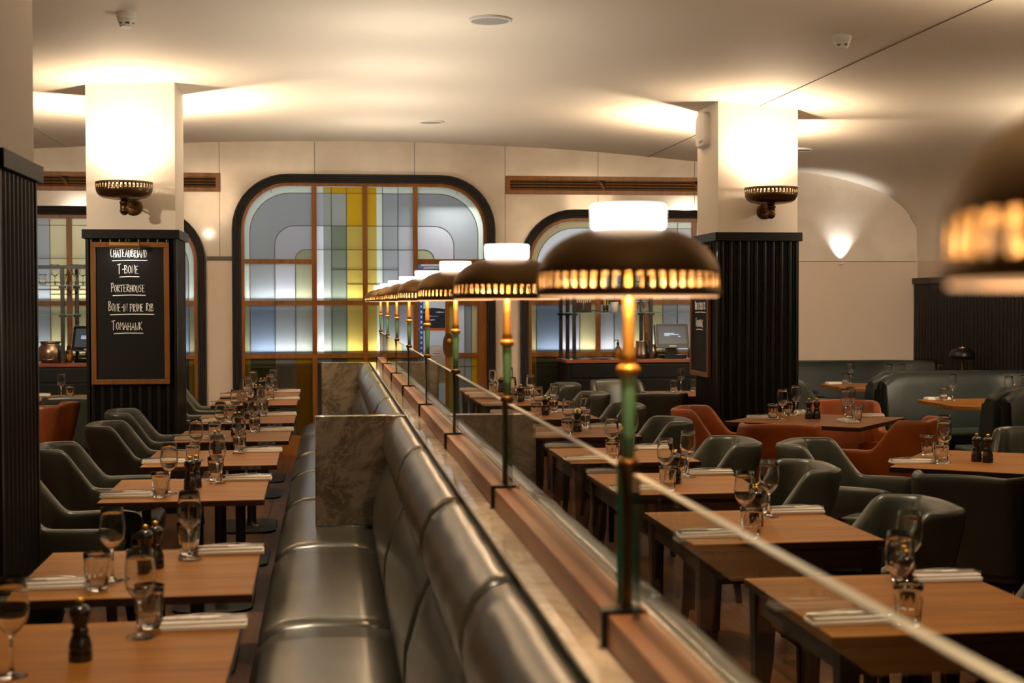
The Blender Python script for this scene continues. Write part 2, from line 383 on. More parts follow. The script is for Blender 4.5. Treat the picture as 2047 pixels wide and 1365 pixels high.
def upath(x0, x1, zt, r, zb=0, n=10):
    """left upright, left corner, top, right corner, right upright; with inward normals"""
    p = [(x0, zb, 1, 0)]
    for k in range(n + 1):
        a = PI / 2 * k / n; p.append((x0 + r - r * math.cos(a), zt - r + r * math.sin(a), math.cos(a), -math.sin(a)))
    for k in range(n + 1):
        a = PI / 2 * k / n; p.append((x1 - r + r * math.sin(a), zt - r + r * math.cos(a), -math.sin(a), -math.cos(a)))
    return p + [(x1, zb, -1, 0)]
def sweep(path, prof, y0):
    """prof: (inward offset, y out of the wall)"""
    return MB().grid([[(x + nx * o, y0 - d, z + nz * o) for o, d in prof] for x, z, nx, nz in path])
def nest(b, xa, za, ra, xb, zb, rb, xr, zlow, y, mi, mirror=None, n=10):
    def path(x, z, r):
        q = [(x, zlow)] + [(x + r - r * math.cos(PI / 2 * k / n), z - r + r * math.sin(PI / 2 * k / n)) for k in range(n + 1)] + [(xr, z)]
        return q
    A = path(xa, za, ra); B = path(xb, zb, rb) if xb is not None else [(xr, zlow)] * len(A)
    f = (lambda x: mirror - x) if mirror else (lambda x: x)
    b.grid([[(f(x), y, z) for x, z in A], [(f(x), y, z) for x, z in B]], mi=mi)
STK = list(ST)
def SI(k): return STK.index(k)
def window(num, w, left_top, door=False, pl=None, pr=None, lower=None):
    x0, x1, zt = w
    root = thing('window_%d' % num, None, None, kind='structure')
    reeds = [(0, -.05), (0, .05)]
    for k in range(4):
        for q in range(5): reeds.append((.002 + .0205 * k + .0205 * q / 4, .05 + .008 * math.sin(PI * q / 4) - .002 * k))
    reeds += [(.086, .02), (.086, -.06)]
    sweep(upath(x0, x1, zt, RAD), reeds, WY).build('surround', M['blackmatt'], root, smooth=False)
    g0, g1, gt = x0 + .121, x1 - .121, zt - .126
    sweep(upath(x0 + .08, x1 - .08, zt - .08, RAD - .08), [(0, -.06), (0, .012), (.041, .012), (.041, -.06)], WY).build('frame', M['frame'], root)
    cw = (g1 - g0 - 3 * .048)
    u = [g0, g0 + .2795 * cw, g0 + .2795 * cw + .048]
    u += [u[2] + .2205 * cw * .903, u[2] + .2205 * cw * .903 + .048]
    s = g0 + g1                                   # mirror sum
    u = [g0, g0 + .675 / 2.422 * (g1 - g0)]; u.append(u[1] + .048); mid = s / 2; u += [mid - .024, mid + .024]; u += [s - u[2], s - u[1], g1]
    H = [1.97, 1.55, 1.01]; hh = .0225
    fb = MB(); yb0, yb1 = WY - .012, WY + .05
    for a, c in ((u[1], u[2]), (u[3], u[4]), (u[5], u[6])): fb.box(a, c, yb0, yb1, .18, gt + .01)
    for z in H[:1]:
        if gt > 2.5: fb.box(u[0] - .01, u[1], yb0 + .001, yb1, z - hh, z + hh); fb.box(u[6], u[7] + .01, yb0 + .001, yb1, z - hh, z + hh)
    for z in H[1:]:
        fb.box(u[0] - .01, u[5] if door else u[7] + .01, yb0 + .002, yb1, z - hh, z + hh)
    fb.box(u[0] - .02, u[6] if door else u[7] + .02, yb0 - .01, yb1, 0, .2)
    fb.build('glazing_bars', M['frame'], root)
    gb = MB(); lb = MB(); yg = WY + .02
    def cell(xa, xb, za, zb, key): gb.add([(xa, yg, za), (xb, yg, za), (xb, yg, zb), (xa, yg, zb)], [(0, 1, 2, 3)], SI(key))
    def lead(xa, xb, za, zb): lb.box(xa, xb, yg - .004, yg + .004, za, zb)
    def leadarc(x, z, r, xr, zl, mirror=None):
        q = [(x, zl, 1, 0)] + [(x + r - r * math.cos(PI / 2 * k / 10), z - r + r * math.sin(PI / 2 * k / 10), math.cos(PI / 2 * k / 10), -math.sin(PI / 2 * k / 10)) for k in range(11)] + [(xr, z, 0, -1)]
        f = (lambda t: mirror - t) if mirror else (lambda t: t)
        lb.grid([[(f(a + na * o), yg - d, c + nc * o) for o, d in ((-.003, -.003), (-.003, .005), (.003, .005), (.003, -.003))] for a, c, na, nc in q])
    zl = 1.992 if gt > 2.5 else 1.572
    dz = gt - 2.727
    lx = [u[0], u[0] + .054, u[0] + .303, u[0] + .509, u[1]]
    zz = [gt, gt - .063, 2.333 + dz, 2.091 + dz]
    for mir in (None, s):
        if gt <= 2.5 and False: continue
        keys = left_top
        nest(gb, lx[0], zz[0], RAD - .121, lx[1], zz[1], RAD - .15, u[1], zl, yg, SI(keys[0]), mir)
        nest(gb, lx[1], zz[1], RAD - .15, lx[2], zz[2], .2, u[1], zl, yg, SI(keys[1]), mir)
        nest(gb, lx[2], zz[2], .2, lx[3], zz[3], .1, u[1], zl, yg, SI(keys[2]), mir)
        nest(gb, lx[3], zz[3], .1, None, None, None, u[1], zl, yg, SI(keys[3]), mir)
        leadarc(lx[1], zz[1], RAD - .15, u[1], zl, mir); leadarc(lx[2], zz[2], .2, u[1], zl, mir); leadarc(lx[3], zz[3], .1, u[1], zl, mir)
        f = (lambda x: s - x) if mir else (lambda x: x)
        for xx in (lx[0] + .27,): lead(min(f(xx - .002), f(xx + .002)), max(f(xx - .002), f(xx + .002)), zz[1], zz[0])
        if mir and door: continue
        rows = [(1.5725, 1.9475, ['pale', 'bluegrey', 'lilac', 'olive'])] if gt > 2.5 else []
        rows += [(1.0325, 1.5275, lower or ['olive', 'slateblue', 'bluegrey', 'olivegrey']), (.2, .9875, ['gold', 'darkolive', 'greige', 'gold'])]
        for za, zb, ks in rows:
            for k in range(4):
                xa, xb = sorted((f(lx[k]), f(lx[k + 1]))); cell(xa, xb, za, zb, ks[k])
                if k: q = f(lx[k]); lead(q - .0025, q + .0025, za, zb)
        xa, xb = sorted((f(lx[0]), f(lx[4]))); lead(xa, xb, .898, .903)
    # the two middle columns
    zh = [gt, gt - .063, 2.333 + dz, 2.091 + dz, 1.887 + dz * .6, 1.739 + dz * .3, 1.572]
    pl = pl or [['pale', 'mustard', 'gold', 'gold'], ['lilac', 'olivegrey', 'olivegrey', 'gold'], ['clear', 'olivegrey', 'darkgreen', 'mustard']]
    pr = pr or [['gold', 'pale', 'pale', 'pale'], ['gold', 'pale', 'bluegrey', 'bluegrey'], ['mustard', 'pale', 'bluegrey', 'lilac']]
    for x0_, offs, pal in ((u[2], (0, .068, .148, .30, .462), pl), (u[4], (0, .094, .155, .311, .462), pr)):
        sc_ = (u[3] - u[2]) / .462; cx_ = [x0_ + o * sc_ for o in offs]; left = pal is pl
        for k in range(4):
            for q in range(6): cell(cx_[k], cx_[k + 1], zh[q + 1], zh[q], pal[0][k] if q == 0 else pal[1][k] if q == 1 else pal[2][k])
            cell(cx_[k], cx_[k + 1], 1.0325, 1.5275, pal[2][k])
            cell(cx_[k], cx_[k + 1], .2, .9875, (['greige', 'olivegrey', 'darkolive', 'gold'] if left else ['gold', 'greige', 'darkolive', 'olivegrey'])[k])
        for k in (2, 3):
            q = cx_[k]; lead(q - .0025, q + .0025, 1.0325, 1.5275); lead(q - .0025, q + .0025, 1.572, gt); lead(q - .0025, q + .0025, .2, .9875)
        for z in zh[1:4]: lead(cx_[0], cx_[4], z - .0025, z + .0025)
        xa, xb = (cx_[2], cx_[4]) if left else (cx_[0], cx_[3]); lead(xa, xb, zh[4] - .0025, zh[4] + .0025)
        xa, xb = (cx_[3], cx_[4]) if left else (cx_[0], cx_[2]); lead(xa, xb, zh[5] - .0025, zh[5] + .0025)
        lead(cx_[0], cx_[4], .898, .903)
    gb.build('stained_glass', [ST[k] for k in STK], root, fix=False); lb.build('lead_lines', M['lead'], root)
    # light strips behind each rail
    ends = u[5] if door else u[7]
    for z, pw in ((1.535, 11), (.995, 13)):
        lamp('AREA', ((u[0] + ends) / 2, WY + .085, z), pw, (.88, .94, 1.0), ends - u[0] - .1, ((u[0] + ends) / 2, WY + .16, z + 1), size_y=.05, parent=None)
    bb = MB(); bb.box(u[0], ends, WY + .07, WY + .5, 0, .975).box(u[0], ends, WY + .075, WY + .55, 1.50, 1.525); bb.build('light_blocker', M['dark'], root)  # unseen boxes added to keep light off the lower panes
    return root, u
window(1, WIN[0], ['pale', 'bluegrey', 'lilac', 'straw'], pl=[['straw', 'pale', 'bluegrey', 'straw'], ['lilac', 'lilac', 'bluegrey', 'straw'], ['lilac', 'lilac', 'bluegrey', 'straw']], pr=[['straw', 'straw', 'straw', 'pale'], ['straw', 'straw', 'straw', 'bluegrey'], ['straw', 'straw', 'olive', 'bluegrey']])
win2, U2 = window(2, WIN[1], ['pale', 'bluegrey', 'lilac', 'olive'], door=True)
window(3, WIN[2], ['straw', 'clear', 'lilac', 'straw'], pl=[['pale', 'pale', 'pale', 'straw'], ['lilac', 'bluegrey', 'straw', 'straw'], ['lilac', 'lilac', 'bluegrey', 'straw']], pr=[['straw', 'pale', 'pale', 'pale'], ['straw', 'straw', 'bluegrey', 'lilac'], ['straw', 'straw', 'bluegrey', 'lilac']], lower=['straw', 'slateblue', 'lilac', 'straw'])

# ventilation grilles above the windows
def vent(x0, x1, label):
    t = thing('ventilation_grille', label, 'vent', (0, WY, 0), group='brown ventilation grilles')
    f = MB(); z0, z1 = 2.668, 2.856
    f.box(x0, x1, -.02, -.001, z1 - .042, z1); f.box(x0, x1, -.02, -.001, z0, z0 + .042); f.box(x0, x0 + .045, -.02, -.001, z0 + .042, z1 - .042); f.box(x1 - .045, x1, -.02, -.001, z0 + .042, z1 - .042)
    f.build('frame', M['frame'], t)
    MB().box(x0 + .03, x1 - .03, -.006, -.001, z0 + .03, z1 - .03).build('recess', M['dark'], t)
    sl = MB(); step = .99; xa = x0 + .045
    while xa < x1 - .05:
        xb = min(xa + step, x1 - .045)
        for i in range(4):
            zc = z1 - .048 - i * .029; r = .03 + .022 * (3 - i)
            p = [(xa, -.013, zc), (xb - r, -.013, zc)]
            if xb < x1 - .05: p += [(xb - r + r * math.sin(PI / 2 * k / 6), -.013, zc - min(r, zc - z0 - .042) * (1 - math.cos(PI / 2 * k / 6))) for k in range(1, 7)]
            else: p += [(xb, -.013, zc)]
            sl.tube(p, .0066, 6)
        xa = xb + .012
    sl.build('louvres', M['frame'], t)
vent(-3.6, -1.072, 'brown ventilation grille on the far wall, left, partly behind the chalkboard pillar')
vent(1.817, 4.3, 'brown ventilation grille with curved louvres above the right window')

# ------------------------------------------------------------------ open door and storage room
dr = thing('door_1', None, None, kind='structure')
D0, D1 = 1.19, U2[7] - .005
def doorx(x): return x
b = MB(); yd = WY - .02
b.box(D0, D0 + .035, yd, yd + .04, .02, 1.94).box(D1 - .06, D1, yd, yd + .04, .02, 1.94)
for z in (1.5275, .9875, 1.90): b.box(D0 + .035, D1 - .06, yd, yd + .04, z, z + .045)
b.box(D0 + .035, D1 - .06, yd, yd + .04, .02, .22)
b.build('door_frame', M['frame'], dr)
gx = [D0 + .035, D0 + .12, D0 + .20, D1 - .12, D1 - .06]
gb = MB(); lb = MB()
for (za, zb, ks) in ((1.5725, 1.90, ['straw', 'clear', 'lilac', 'straw']), (1.0325, 1.5275, ['mustard', 'clear', 'bluegrey', 'straw']), (.22, .9875, ['mustard', 'greige', 'olivegrey', 'gold'])):
    for k in range(4):
        gb.add([(gx[k], yd + .02, za), (gx[k + 1], yd + .02, za), (gx[k + 1], yd + .02, zb), (gx[k], yd + .02, zb)], [(0, 1, 2, 3)], SI(ks[k]))
        if k: lb.box(gx[k] - .002, gx[k] + .002, yd + .015, yd + .025, za, zb)
lb.box(gx[0], gx[4], yd + .015, yd + .025, .89, .894)
gb.build('stained_glass', [ST[k] for k in STK], dr, fix=False); lb.build('lead_lines', M['lead'], dr)
pl = MB().lathe([(0, -.006), (.075, -.006), (.08, 0), (0, .001)], 28); o = pl.build('handle_plate', M['brass'], dr, loc=(D0 + .03, yd - .002, 1.11), rot=(PI / 2, 0, 0)); o.scale = (.75, 1.6, 1)
MB().lathe([(0, 0), (.012, 0), (.012, .025), (.022, .035), (.02, .05), (0, .055)], 16).build('door_knob', M['brassbright'], dr, loc=(D0 + .035, yd - .008, 1.16), rot=(PI / 2, 0, 0))
b = MB(); b.box(U2[6] - .001, U2[7] + .012, WY - .013, WY + .06, 1.945, 1.995); b.box(U2[6] - .02, U2[6] + .004, WY - .013, WY + .06, 0, 1.97); b.build('door_header', M['frame'], dr)
lamp('AREA', (1.25, WY + .35, 2.6), 9, COOL, .5, (1.25, WY + .6, 1.2))  # lamp added to brighten what shows in the doorway
# blue shelving with books and linen inside the doorway
rk = thing('storage_rack', 'blue perforated steel storage rack inside the open doorway', 'shelf', (1.2, WY + .75, 0))
for x in (-.245, .55):
    for y in (-.2, .2):
        q = MB().box(x - .0, x + .045, y - .02, y + .02, 0, 1.92 if y < 0 else 2.2)
        q.build('upright', M['blue'], rk)
q = MB()
for k in range(26): q.box(-.231, -.215, -.222, -.2195, .45 + k * .055, .475 + k * .055)
q.build('upright_slots', M['white'], rk)
for z in (.25, .72, 1.28, 1.72): MB().box(-.245, .595, -.2, .22, z - .03, z).build('shelf_board', M['orangebox'] if z > 1.2 else M['kitchen'], rk)
tw = lambda n, mt, w_, d_, z0, cnt, th, lab, nm, cat, cx: [tag(nap_stack(nm, mt, w_ + random.uniform(-.02, .02), d_, th, (cx + random.uniform(-.01, .01), WY + .7, z0 + i * th)), lab, cat, n) for i in range(cnt)]
def nap_stack(nm, mt, w_, d_, th, loc):
    b = MB(); n = 10
    rows = []
    for y in (-d_ / 2, d_ / 2):
        rows.append([(-w_ / 2 + w_ * k / n, y, th * .12 * math.sin(k * 2.1 + loc[2] * 40)) for k in range(n + 1)] + [(w_ / 2 - w_ * k / n, y, th * .9 + th * .15 * math.sin(k * 1.7 + loc[2] * 31)) for k in range(n + 1)])
    b.grid(rows, closed_u=True); k = len(rows[0]); b.face(list(range(k))); b.face(list(reversed(range(k, 2 * k))))
    return b.build(nm, mt, loc=loc)
tw('white linen on the storage rack', M['linen'], .5, .3, .722, 14, .026, 'folded white linen in the tall stack inside the open doorway', 'folded_linen', 'linen', 1.27)
tw('dark cloths on the storage rack', M['navy'], .62, .32, 1.282, 5, .042, 'folded black cloth on the shelf of white-spotted rack inside doorway', 'folded_cloth', 'cloth', 1.30)
def text_obj(name, s, size, mt, parent, loc, rot, align='CENTER'):
    c = bpy.data.curves.new(name, 'FONT'); c.body = s; c.size = size; c.align_x = align; c.extrude = .0006; c.resolution_u = 2
    t_ = bpy.data.objects.new(name, c); COL.objects.link(t_)
    bpy.context.view_layer.update(); dg = bpy.context.evaluated_depsgraph_get(); me = bpy.data.meshes.new_from_object(t_.evaluated_get(dg))
    COL.objects.unlink(t_); bpy.data.objects.remove(t_)
    o = bpy.data.objects.new(name, me); COL.objects.link(o); me.materials.append(mt); o.parent = parent; o.location = loc; o.rotation_euler = rot; return o
KB = None
for i in range(5):
    t = thing('book', ['lowest', 'second lowest', 'middle', 'second highest', 'topmost'][i] + ' grey book of the stack at the top of the storage rack', 'book', (1.19, WY + .66, 1.722 + i * .044), random.uniform(-.03, .03), 'grey books on the storage rack')
    MB().box(-.22, .15, -.13, .13, 0, .0415).build('cover', M['spine'], t, bevel=.002)
    MB().box(-.215, .155, -.125, .125, .004, .0375).build('pages', M['linen'], t)
    text_obj('spine_lettering', 'HAWKSMOOR', .03, M['chalk'], t, (-.09, -.1305, .010), (PI / 2, 0, 0))
t = thing('orange_box', 'orange carton with a white label beside the books on the rack', 'box', (1.36, WY + .66, 1.722))
MB().box(-.02, .2, -.12, .12, 0, .1).build('carton', M['orangebox'], t); MB().box(.01, .15, -.1215, -.1202, .02, .075).build('paper_label', M['white'], t, )

# ------------------------------------------------------------------ pillars
def reeded(x0, x1, y0, y1):
    out = []; prof = []
    for t_, d in ((0, 0), (.08, .010), (.2, .017), (.33, .019), (.46, .017), (.56, .010), (.62, 0), (.65, .006), (.71, .009), (.77, .006), (.81, 0), (.84, .006), (.90, .009), (.96, .006)): prof.append((t_, d))
    for (ax, ay), (bx, by) in (((x0, y0), (x1, y0)), ((x1, y0), (x1, y1)), ((x1, y1), (x0, y1)), ((x0, y1), (x0, y0))):
        L = math.hypot(bx - ax, by - ay); ux, uy = (bx - ax) / L, (by - ay) / L; nx, ny = -uy, ux; m_ = .022
        k = max(1, round((L - 2 * m_) / .066)); pt = (L - 2 * m_) / k
        out.append((ax, ay)); out.append((ax + ux * m_, ay + uy * m_))
        for i in range(k):
            for t_, d in prof:
                s_ = m_ + (i + t_) * pt; dd = .019 - d
                out.append((ax + ux * s_ + nx * dd, ay + uy * s_ + ny * dd))
        out.append((ax + ux * (L - m_), ay + uy * (L - m_)))
    return out
def pillar(cx, cy, label, top=2.088):
    t = thing('pillar', label, 'pillar', (cx, cy, 0), kind='structure')
    MB().prism(reeded(-.325, .325, -.325, .325), 0, top - .065, caps=False).build('reeded_panelling', M['reed'], t)
    MB().box(-.347, .347, -.347, .347, top - .067, top).build('cap_ledge', M['black'], t, bevel=.003)
    zc = min(ceilz(cx - .31), ceilz(cx + .31))
    MB().box(-.317, .317, -.311, .311, top, max(ceilz(cx - .31), ceilz(cx + .31)) + .03).build('shaft', M['paint'], t)
    MB().box(-.335, .335, -.335, .335, 0, .1).build('plinth', M['black'], t)
    return t
pillar(-1.43, 11.01, 'cream pillar with black reeded base that carries the front-facing chalkboard')
pillar(3.30, 11.01, 'cream pillar with black reeded base to the right of the bar shelves')
pillar(-1.455, 5.45, 'close pillar cut off by the left edge, brown-lit above black reeding')

def sconce_proto():
    t = thing('wall_sconce', '', 'wall lamp', group='bowl wall sconces')
    # origin: on the wall face; lamp stands out along -y
    N = 88
    prof = [(.012, 0), (.105, .002), (.152, .011), (.181, .030), (.195, .056), (.1985, .078), (.1995, .106), (.2005, .124)]
    MB().lathe(prof, N, (0, -.25, 2.290), skip=lambda i, j: i == 5 and j % 2 == 0).build('bowl', M['bronze'], t, smooth=True, solid=.003)
    MB().lathe([(0, .0), (.012, -.112), (.028, -.10), (.034, -.085), (.036, -.08), (.03, -.075), (.03, -.03), (.036, -.028), (.036, -.018), (.026, -.014), (.026, 0)], 20, (0, -.25, 2.292)).build('stem', M['brass'], t, smooth=True)
    MB().lathe([(0, 0), (.066, 0), (.066, .006), (.052, .012), (.03, .016), (0, .018)], 28).build('wall_plate', M['brass'], t, smooth=True, loc=(.03, 0, 2.255), rot=(PI / 2, 0, 0))
    MB().tube([(.03, -.01, 2.248), (.02, -.1, 2.248), (0, -.235, 2.24)], .009).tube([(.035, -.01, 2.27), (.025, -.1, 2.27), (.005, -.235, 2.262)], .007).build('arm', M['brass'], t, smooth=True)
    MB().lathe([(0, 0), (.03, .008), (.042, .03), (.03, .055), (0, .064)], 16, (0, -.25, 2.31)).build('bulb', M['bulb'], t, smooth=True)
    return t
SK = Kind(sconce_proto())
SP = 62
def sconce(x, y, rz, label, bst=1.0):
    SK.put((x, y, 0), rz, label)
    d = Matrix.Rotation(rz, 3, 'Z') @ Vector((0, -.25, 0))
    lamp('POINT', (x + d.x, y + d.y, 2.372), 6 * bst, (1, .79, .56), .04)
    lamp('SPOT', (x + d.x, y + d.y, 2.40), 75 * bst, (1, .77, .52), .05, (x + d.x * 1.25, y + d.y * 1.25, 4), 2.75, 1.0)
sconce(-1.442, 10.699, 0, 'bronze bowl sconce above the front-facing chalkboard')
sconce(3.325, 10.699, 0, 'bronze bowl sconce on the front of the right pillar')
sconce(-1.44, 11.321, PI, 'bronze bowl sconce on the rear face of the chalkboard pillar', 4.5)
sconce(3.30, 11.321, PI, 'bronze bowl sconce on the rear face of the right pillar', 4.5)
sconce(-1.45, 5.761, PI, 'bronze bowl sconce on the rear face of the close left pillar')
# unseen pillar right of the frame, added with two sconces to light that side
sconce(3.32, 5.761, PI, 'unseen bronze bowl sconce on the pillar outside the right edge')
sconce(3.32, 5.139, 0, 'unseen bronze bowl sconce on the front of the pillar outside the right edge')
pillar(3.30, 5.45, 'unseen cream pillar with black reeded base outside the right edge')

# stroke lettering for the chalkboards
GL = {'A': [[(0, 0), (.28, 1), (.55, -.03)], [(.06, .36), (.5, .40)]], 'B': [[(.05, 0), (.08, 1)], [(0, .98), (.4, .95), (.45, .72), (.1, .53), (.5, .42), (.5, .08), (.02, 0)]],
      'C': [[(.5, .88), (.3, 1), (.05, .75), (.03, .25), (.2, 0), (.5, .12)]], 'D': [[(.06, 0), (.06, 1)], [(0, .97), (.35, .9), (.52, .5), (.35, .08), (0, 0)]],
      'E': [[(.45, .97), (.05, 1), (.05, 0), (.48, .03)], [(.05, .52), (.38, .55)]], 'H': [[(.05, 0), (.06, 1)], [(.5, 0), (.5, 1.02)], [(.05, .48), (.5, .54)]],
      'I': [[(.1, 0), (.12, 1)]], 'K': [[(.05, 0), (.06, 1)], [(.5, 1.05), (.06, .45), (.55, -.03)]], 'M': [[(0, 0), (.1, 1), (.3, .4), (.52, 1), (.6, 0)]],
      'N': [[(.02, 0), (.06, 1), (.46, 0), (.5, 1.05)]], 'O': [[(.28, 1), (.05, .75), (.05, .25), (.25, 0), (.48, .25), (.5, .75), (.28, 1)]], 'P': [[(.06, -.02), (.07, 1)], [(-.08, .95), (.4, 1), (.5, .75), (.38, .5), (.08, .46)]],
      'R': [[(.05, 0), (.06, 1)], [(0, .97), (.4, .97), (.45, .7), (.08, .48), (.52, -.02)]], 'S': [[(.48, .9), (.25, 1), (.06, .78), (.42, .4), (.35, .05), (.02, .08)]],
      'T': [[(-.12, .93), (.52, 1.02)], [(.22, 1), (.2, 0)]], 'U': [[(.05, 1), (.05, .2), (.25, 0), (.45, .2), (.48, 1)]], 'W': [[(0, 1), (.12, 0), (.3, .6), (.46, 0), (.6, 1.03)]], '-': [[(.05, .5), (.4, .53)]], ' ': []}
def chalk_word(b, s, x0, x1, zc, h):
    adv = [(.32 if c == 'I' else .45 if c in ' -' else .68) for c in s]; tot = sum(adv) - .1
    sx = (x1 - x0) / tot; x = 0
    for i, c in enumerate(s):
        hh = h * (1.25 if i == 0 else 1); jz = random.uniform(-.004, .004)
        for st in GL[c]:
            p = [(x0 + (x + a) * sx, 0, zc - h / 2 + v_ * hh + jz) for a, v_ in st]
            b.tube(p, .0030, 5)
        x += adv[i]
    b.tube([(x0 + .01, 0, zc - h / 2 - .026), ((x0 + x1) / 2, 0, zc - h / 2 - .022), (x1 + .005, 0, zc - h / 2 - .024)], .0036, 5)
WORDS = [('CHATEAUBRIAND', -.137, .121, 1.912, .055), ('T-BONE', -.085, .062, 1.795, .058), ('PORTERHOUSE', -.135, .105, 1.657, .052), ('BONE-IN PRIME RIB', -.155, .165, 1.519, .055), ('TOMAHAWK', -.13, .085, 1.381, .055)]
def chalkboard(loc, rz, label):
    t = thing('chalkboard', label, 'chalkboard', loc, rz, 'menu chalkboards')
    f = MB(); a, z0, z1 = .279, .957, 1.994; w_ = .037
    f.box(-a, a, -.028, 0, z1 - w_, z1).box(-a, a, -.028, 0, z0, z0 + w_).box(-a, -a + w_, -.028, 0, z0 + w_, z1 - w_).box(a - w_, a, -.028, 0, z0 + w_, z1 - w_)
    f.build('frame', M['frame'], t, bevel=.003)
    MB().box(-a + .03, a - .03, -.014, 0, z0 + .03, z1 - .03).build('slate', M['board'], t)
    b = MB()
    for wd in WORDS: chalk_word(b, *wd)
    b.build('chalk_writing', M['chalk'], t, loc=(0, -.0155, 0))
    pl = MB().tube([(-.13, -.10, 1.968), (.08, -.10, 1.968)], .024, 12); pl.build('picture_lamp', M['lampbrass'], t, smooth=False)
    MB().tube([(-.02, 0, 2.0), (-.02, -.05, 2.018), (-.02, -.095, 1.99)], .007).build('lamp_arm', M['brass'], t, smooth=True)
    return t
chalkboard((-1.437, 10.682, 0), 0, 'framed menu chalkboard facing forward on the left pillar')
chalkboard((2.972, 11.13, 0), -PI / 2, 'framed menu chalkboard on the side of the right pillar')
lamp('AREA', (-1.46, 10.575, 1.94), .5, (1, .95, .9), .2, (-1.45, 10.665, 1.6), size_y=.03)
lamp('AREA', (2.865, 11.15, 1.94), .5, (1, .95, .9), .2, (2.955, 11.15, 1.6), size_y=.03)

# ceiling fittings
def disc(x, y, r, label):
    t = thing('ceiling_speaker', label, 'speaker', (x, y, ceilz(x) - .012), group='round ceiling speakers')
    MB().lathe([(r * .88, .002), (r * .9, -.004), (r, 0), (r, .03)], 32).build('rim', M['white'], t, smooth=True)
    MB().lathe([(0, .001), (r * .9, .001)], 32).build('mesh_cover', M['grille'], t)
disc(.936, 8.21, .125, 'round ceiling speaker nearest above the brass lamp row')
disc(.93, 12.88, .115, 'round ceiling speaker close to the far arched window')
disc(4.39, 12.9, .11, 'round ceiling speaker just right of the right pillar')
def smoke(x, y, label):
    t = thing('smoke_detector', label, 'smoke detector', (x, y, ceilz(x) + .008), group='white smoke detectors')
    MB().lathe([(0, -.045), (.05, -.043), (.056, -.02), (.055, .0)], 24).build('base', M['white'], t, smooth=True)
    MB().lathe([(0, -.085), (.034, -.083), (.04, -.07), (.043, -.058), (.05, -.045), (.02, -.044)], 12, skip=lambda i, j: i == 2 and j % 2).build('sensor_cage', M['white'], t)
smoke(-1.11, 8.19, 'white smoke detector on the ceiling above the left tables')
smoke(2.968, 8.0, 'white smoke detector on the ceiling at upper right')
t = thing('emergency_light', 'white rounded emergency unit high on the side of the right pillar', 'emergency light', (2.983, 11.07, 2.78))
b = MB(); o_ = rrect(-.15, .15, 0, .27, .06)
rows = [[(-d, y * s_, .135 + (z - .135) * s_) for y, z in o_] for d, s_ in ((0, 1), (.03, 1), (.045, .93), (.05, .8))]
b.grid(rows, closed_u=True); b.face([len(b.v) - len(o_) + k for k in range(len(o_))]); b.build('housing', M['white'], t, smooth=False)
MB().box(-.051, -.049, -.1, .02, .03, .05).build('lens', M['steel'], t)

# right wall reeded panel
b = MB(); y = 2.0; rows = []
pts = []
while y < WY - .02:
    for t_, d in ((0, 0), (.1, .012), (.3, .018), (.5, .012), (.6, 0), (.68, .007), (.76, 0), (.84, .007), (.92, 0)): pts.append((y + t_ * .075, d))
    y += .075
pts = [(min(a, WY - .005), d) for a, d in pts]
b.grid([[(6.24 - d, a, z) for a, d in pts] for z in (0, 1.74)]); b.box(6.21, 6.27, 2.0, WY - .001, 1.74, 1.80)
struct('trim_3', b, M['reed'])
lamp('SPOT', (5.41, WY - .045, 1.984), 26, (1, .97, .92), .012, (5.41, WY + .03, 2.6), 1.5, 1.0)
t = thing('wall_uplight', 'small recessed uplight washing the far wall at right', 'wall lamp', (5.41, WY - .045, 1.955))
MB().lathe([(.014, 0), (.02, 0), (.02, .012), (.014, .012)], 16).build('ring', M['white'], t); MB().box(-.02, .02, .0, .044, -.006, 0).build('bracket', M['white'], t)

# ------------------------------------------------------------------ central partition, lamps, benches
PX = .472; Y0, Y1 = .25, 13.24
t = thing('marble_counter', 'long beige marble counter between the two banquettes carrying the brass lamps', 'counter', (PX, 0, 0))
b = MB(); e = [Y0] + [2.4 + 2.45 * k for k in range(5)] + [Y1]
for i, (ya, yb) in enumerate(zip(e, e[1:])): b.box(-.098, .098, ya + .001, yb - .001, .97, 1.0)
b.build('marble_top', M['topmarble'], t, bevel=.002)
MB().box(-.085, .085, Y0, Y1, 0, .97).build('core', M['black'], t)
MB().box(-.1035, -.0985, Y0, Y1, .955, 1.003).box(.0985, .1035, Y0, Y1, .955, 1.003).build('edge_bead', M['blackmetal'], t)
LY = [.70] + [.667 + 1.55 * k for k in range(1, 9)]
ORD = ['first', 'second', 'third', 'fourth', 'fifth', 'sixth', 'seventh', 'eighth', 'ninth']
for i in range(9):
    ya = LY[i - 1] + .012 if i else Y0; yb = LY[i] - .012
    o = MB().box(-.036, .036, 0, yb - ya, 0, .055).build('lamp_plinth', M['block'], None, bevel=.0025, loc=(PX, ya, 1.0))
    tag(o, 'walnut block on the marble counter ending at the %s nearest brass lamp' % ORD[i], 'wooden plinth', 'walnut plinth blocks along the counter')
    if i:
        g = thing('glass_screen', 'clear glass screen on the counter ending at the %s nearest brass lamp' % ORD[i], 'glass screen', (PX, ya, 1.055), 0, 'glass screens along the counter')
        L = yb - ya - .05
        MB().box(-.006, .006, .05, L, 0, .228).build('pane', M['sheet'], g)
        MB().box(-.0062, .0062, .05, L, .2265, .2285).build('polished_edge', M['sheetedge'], g)
        MB().box(-.0062, .0062, .046, .05, 0, .228).build('cut_edge', M['tealedge'], g); MB().box(-.0062, .0062, L, L + .004, 0, .228).build('cut_edge', M['tealedge'], g)
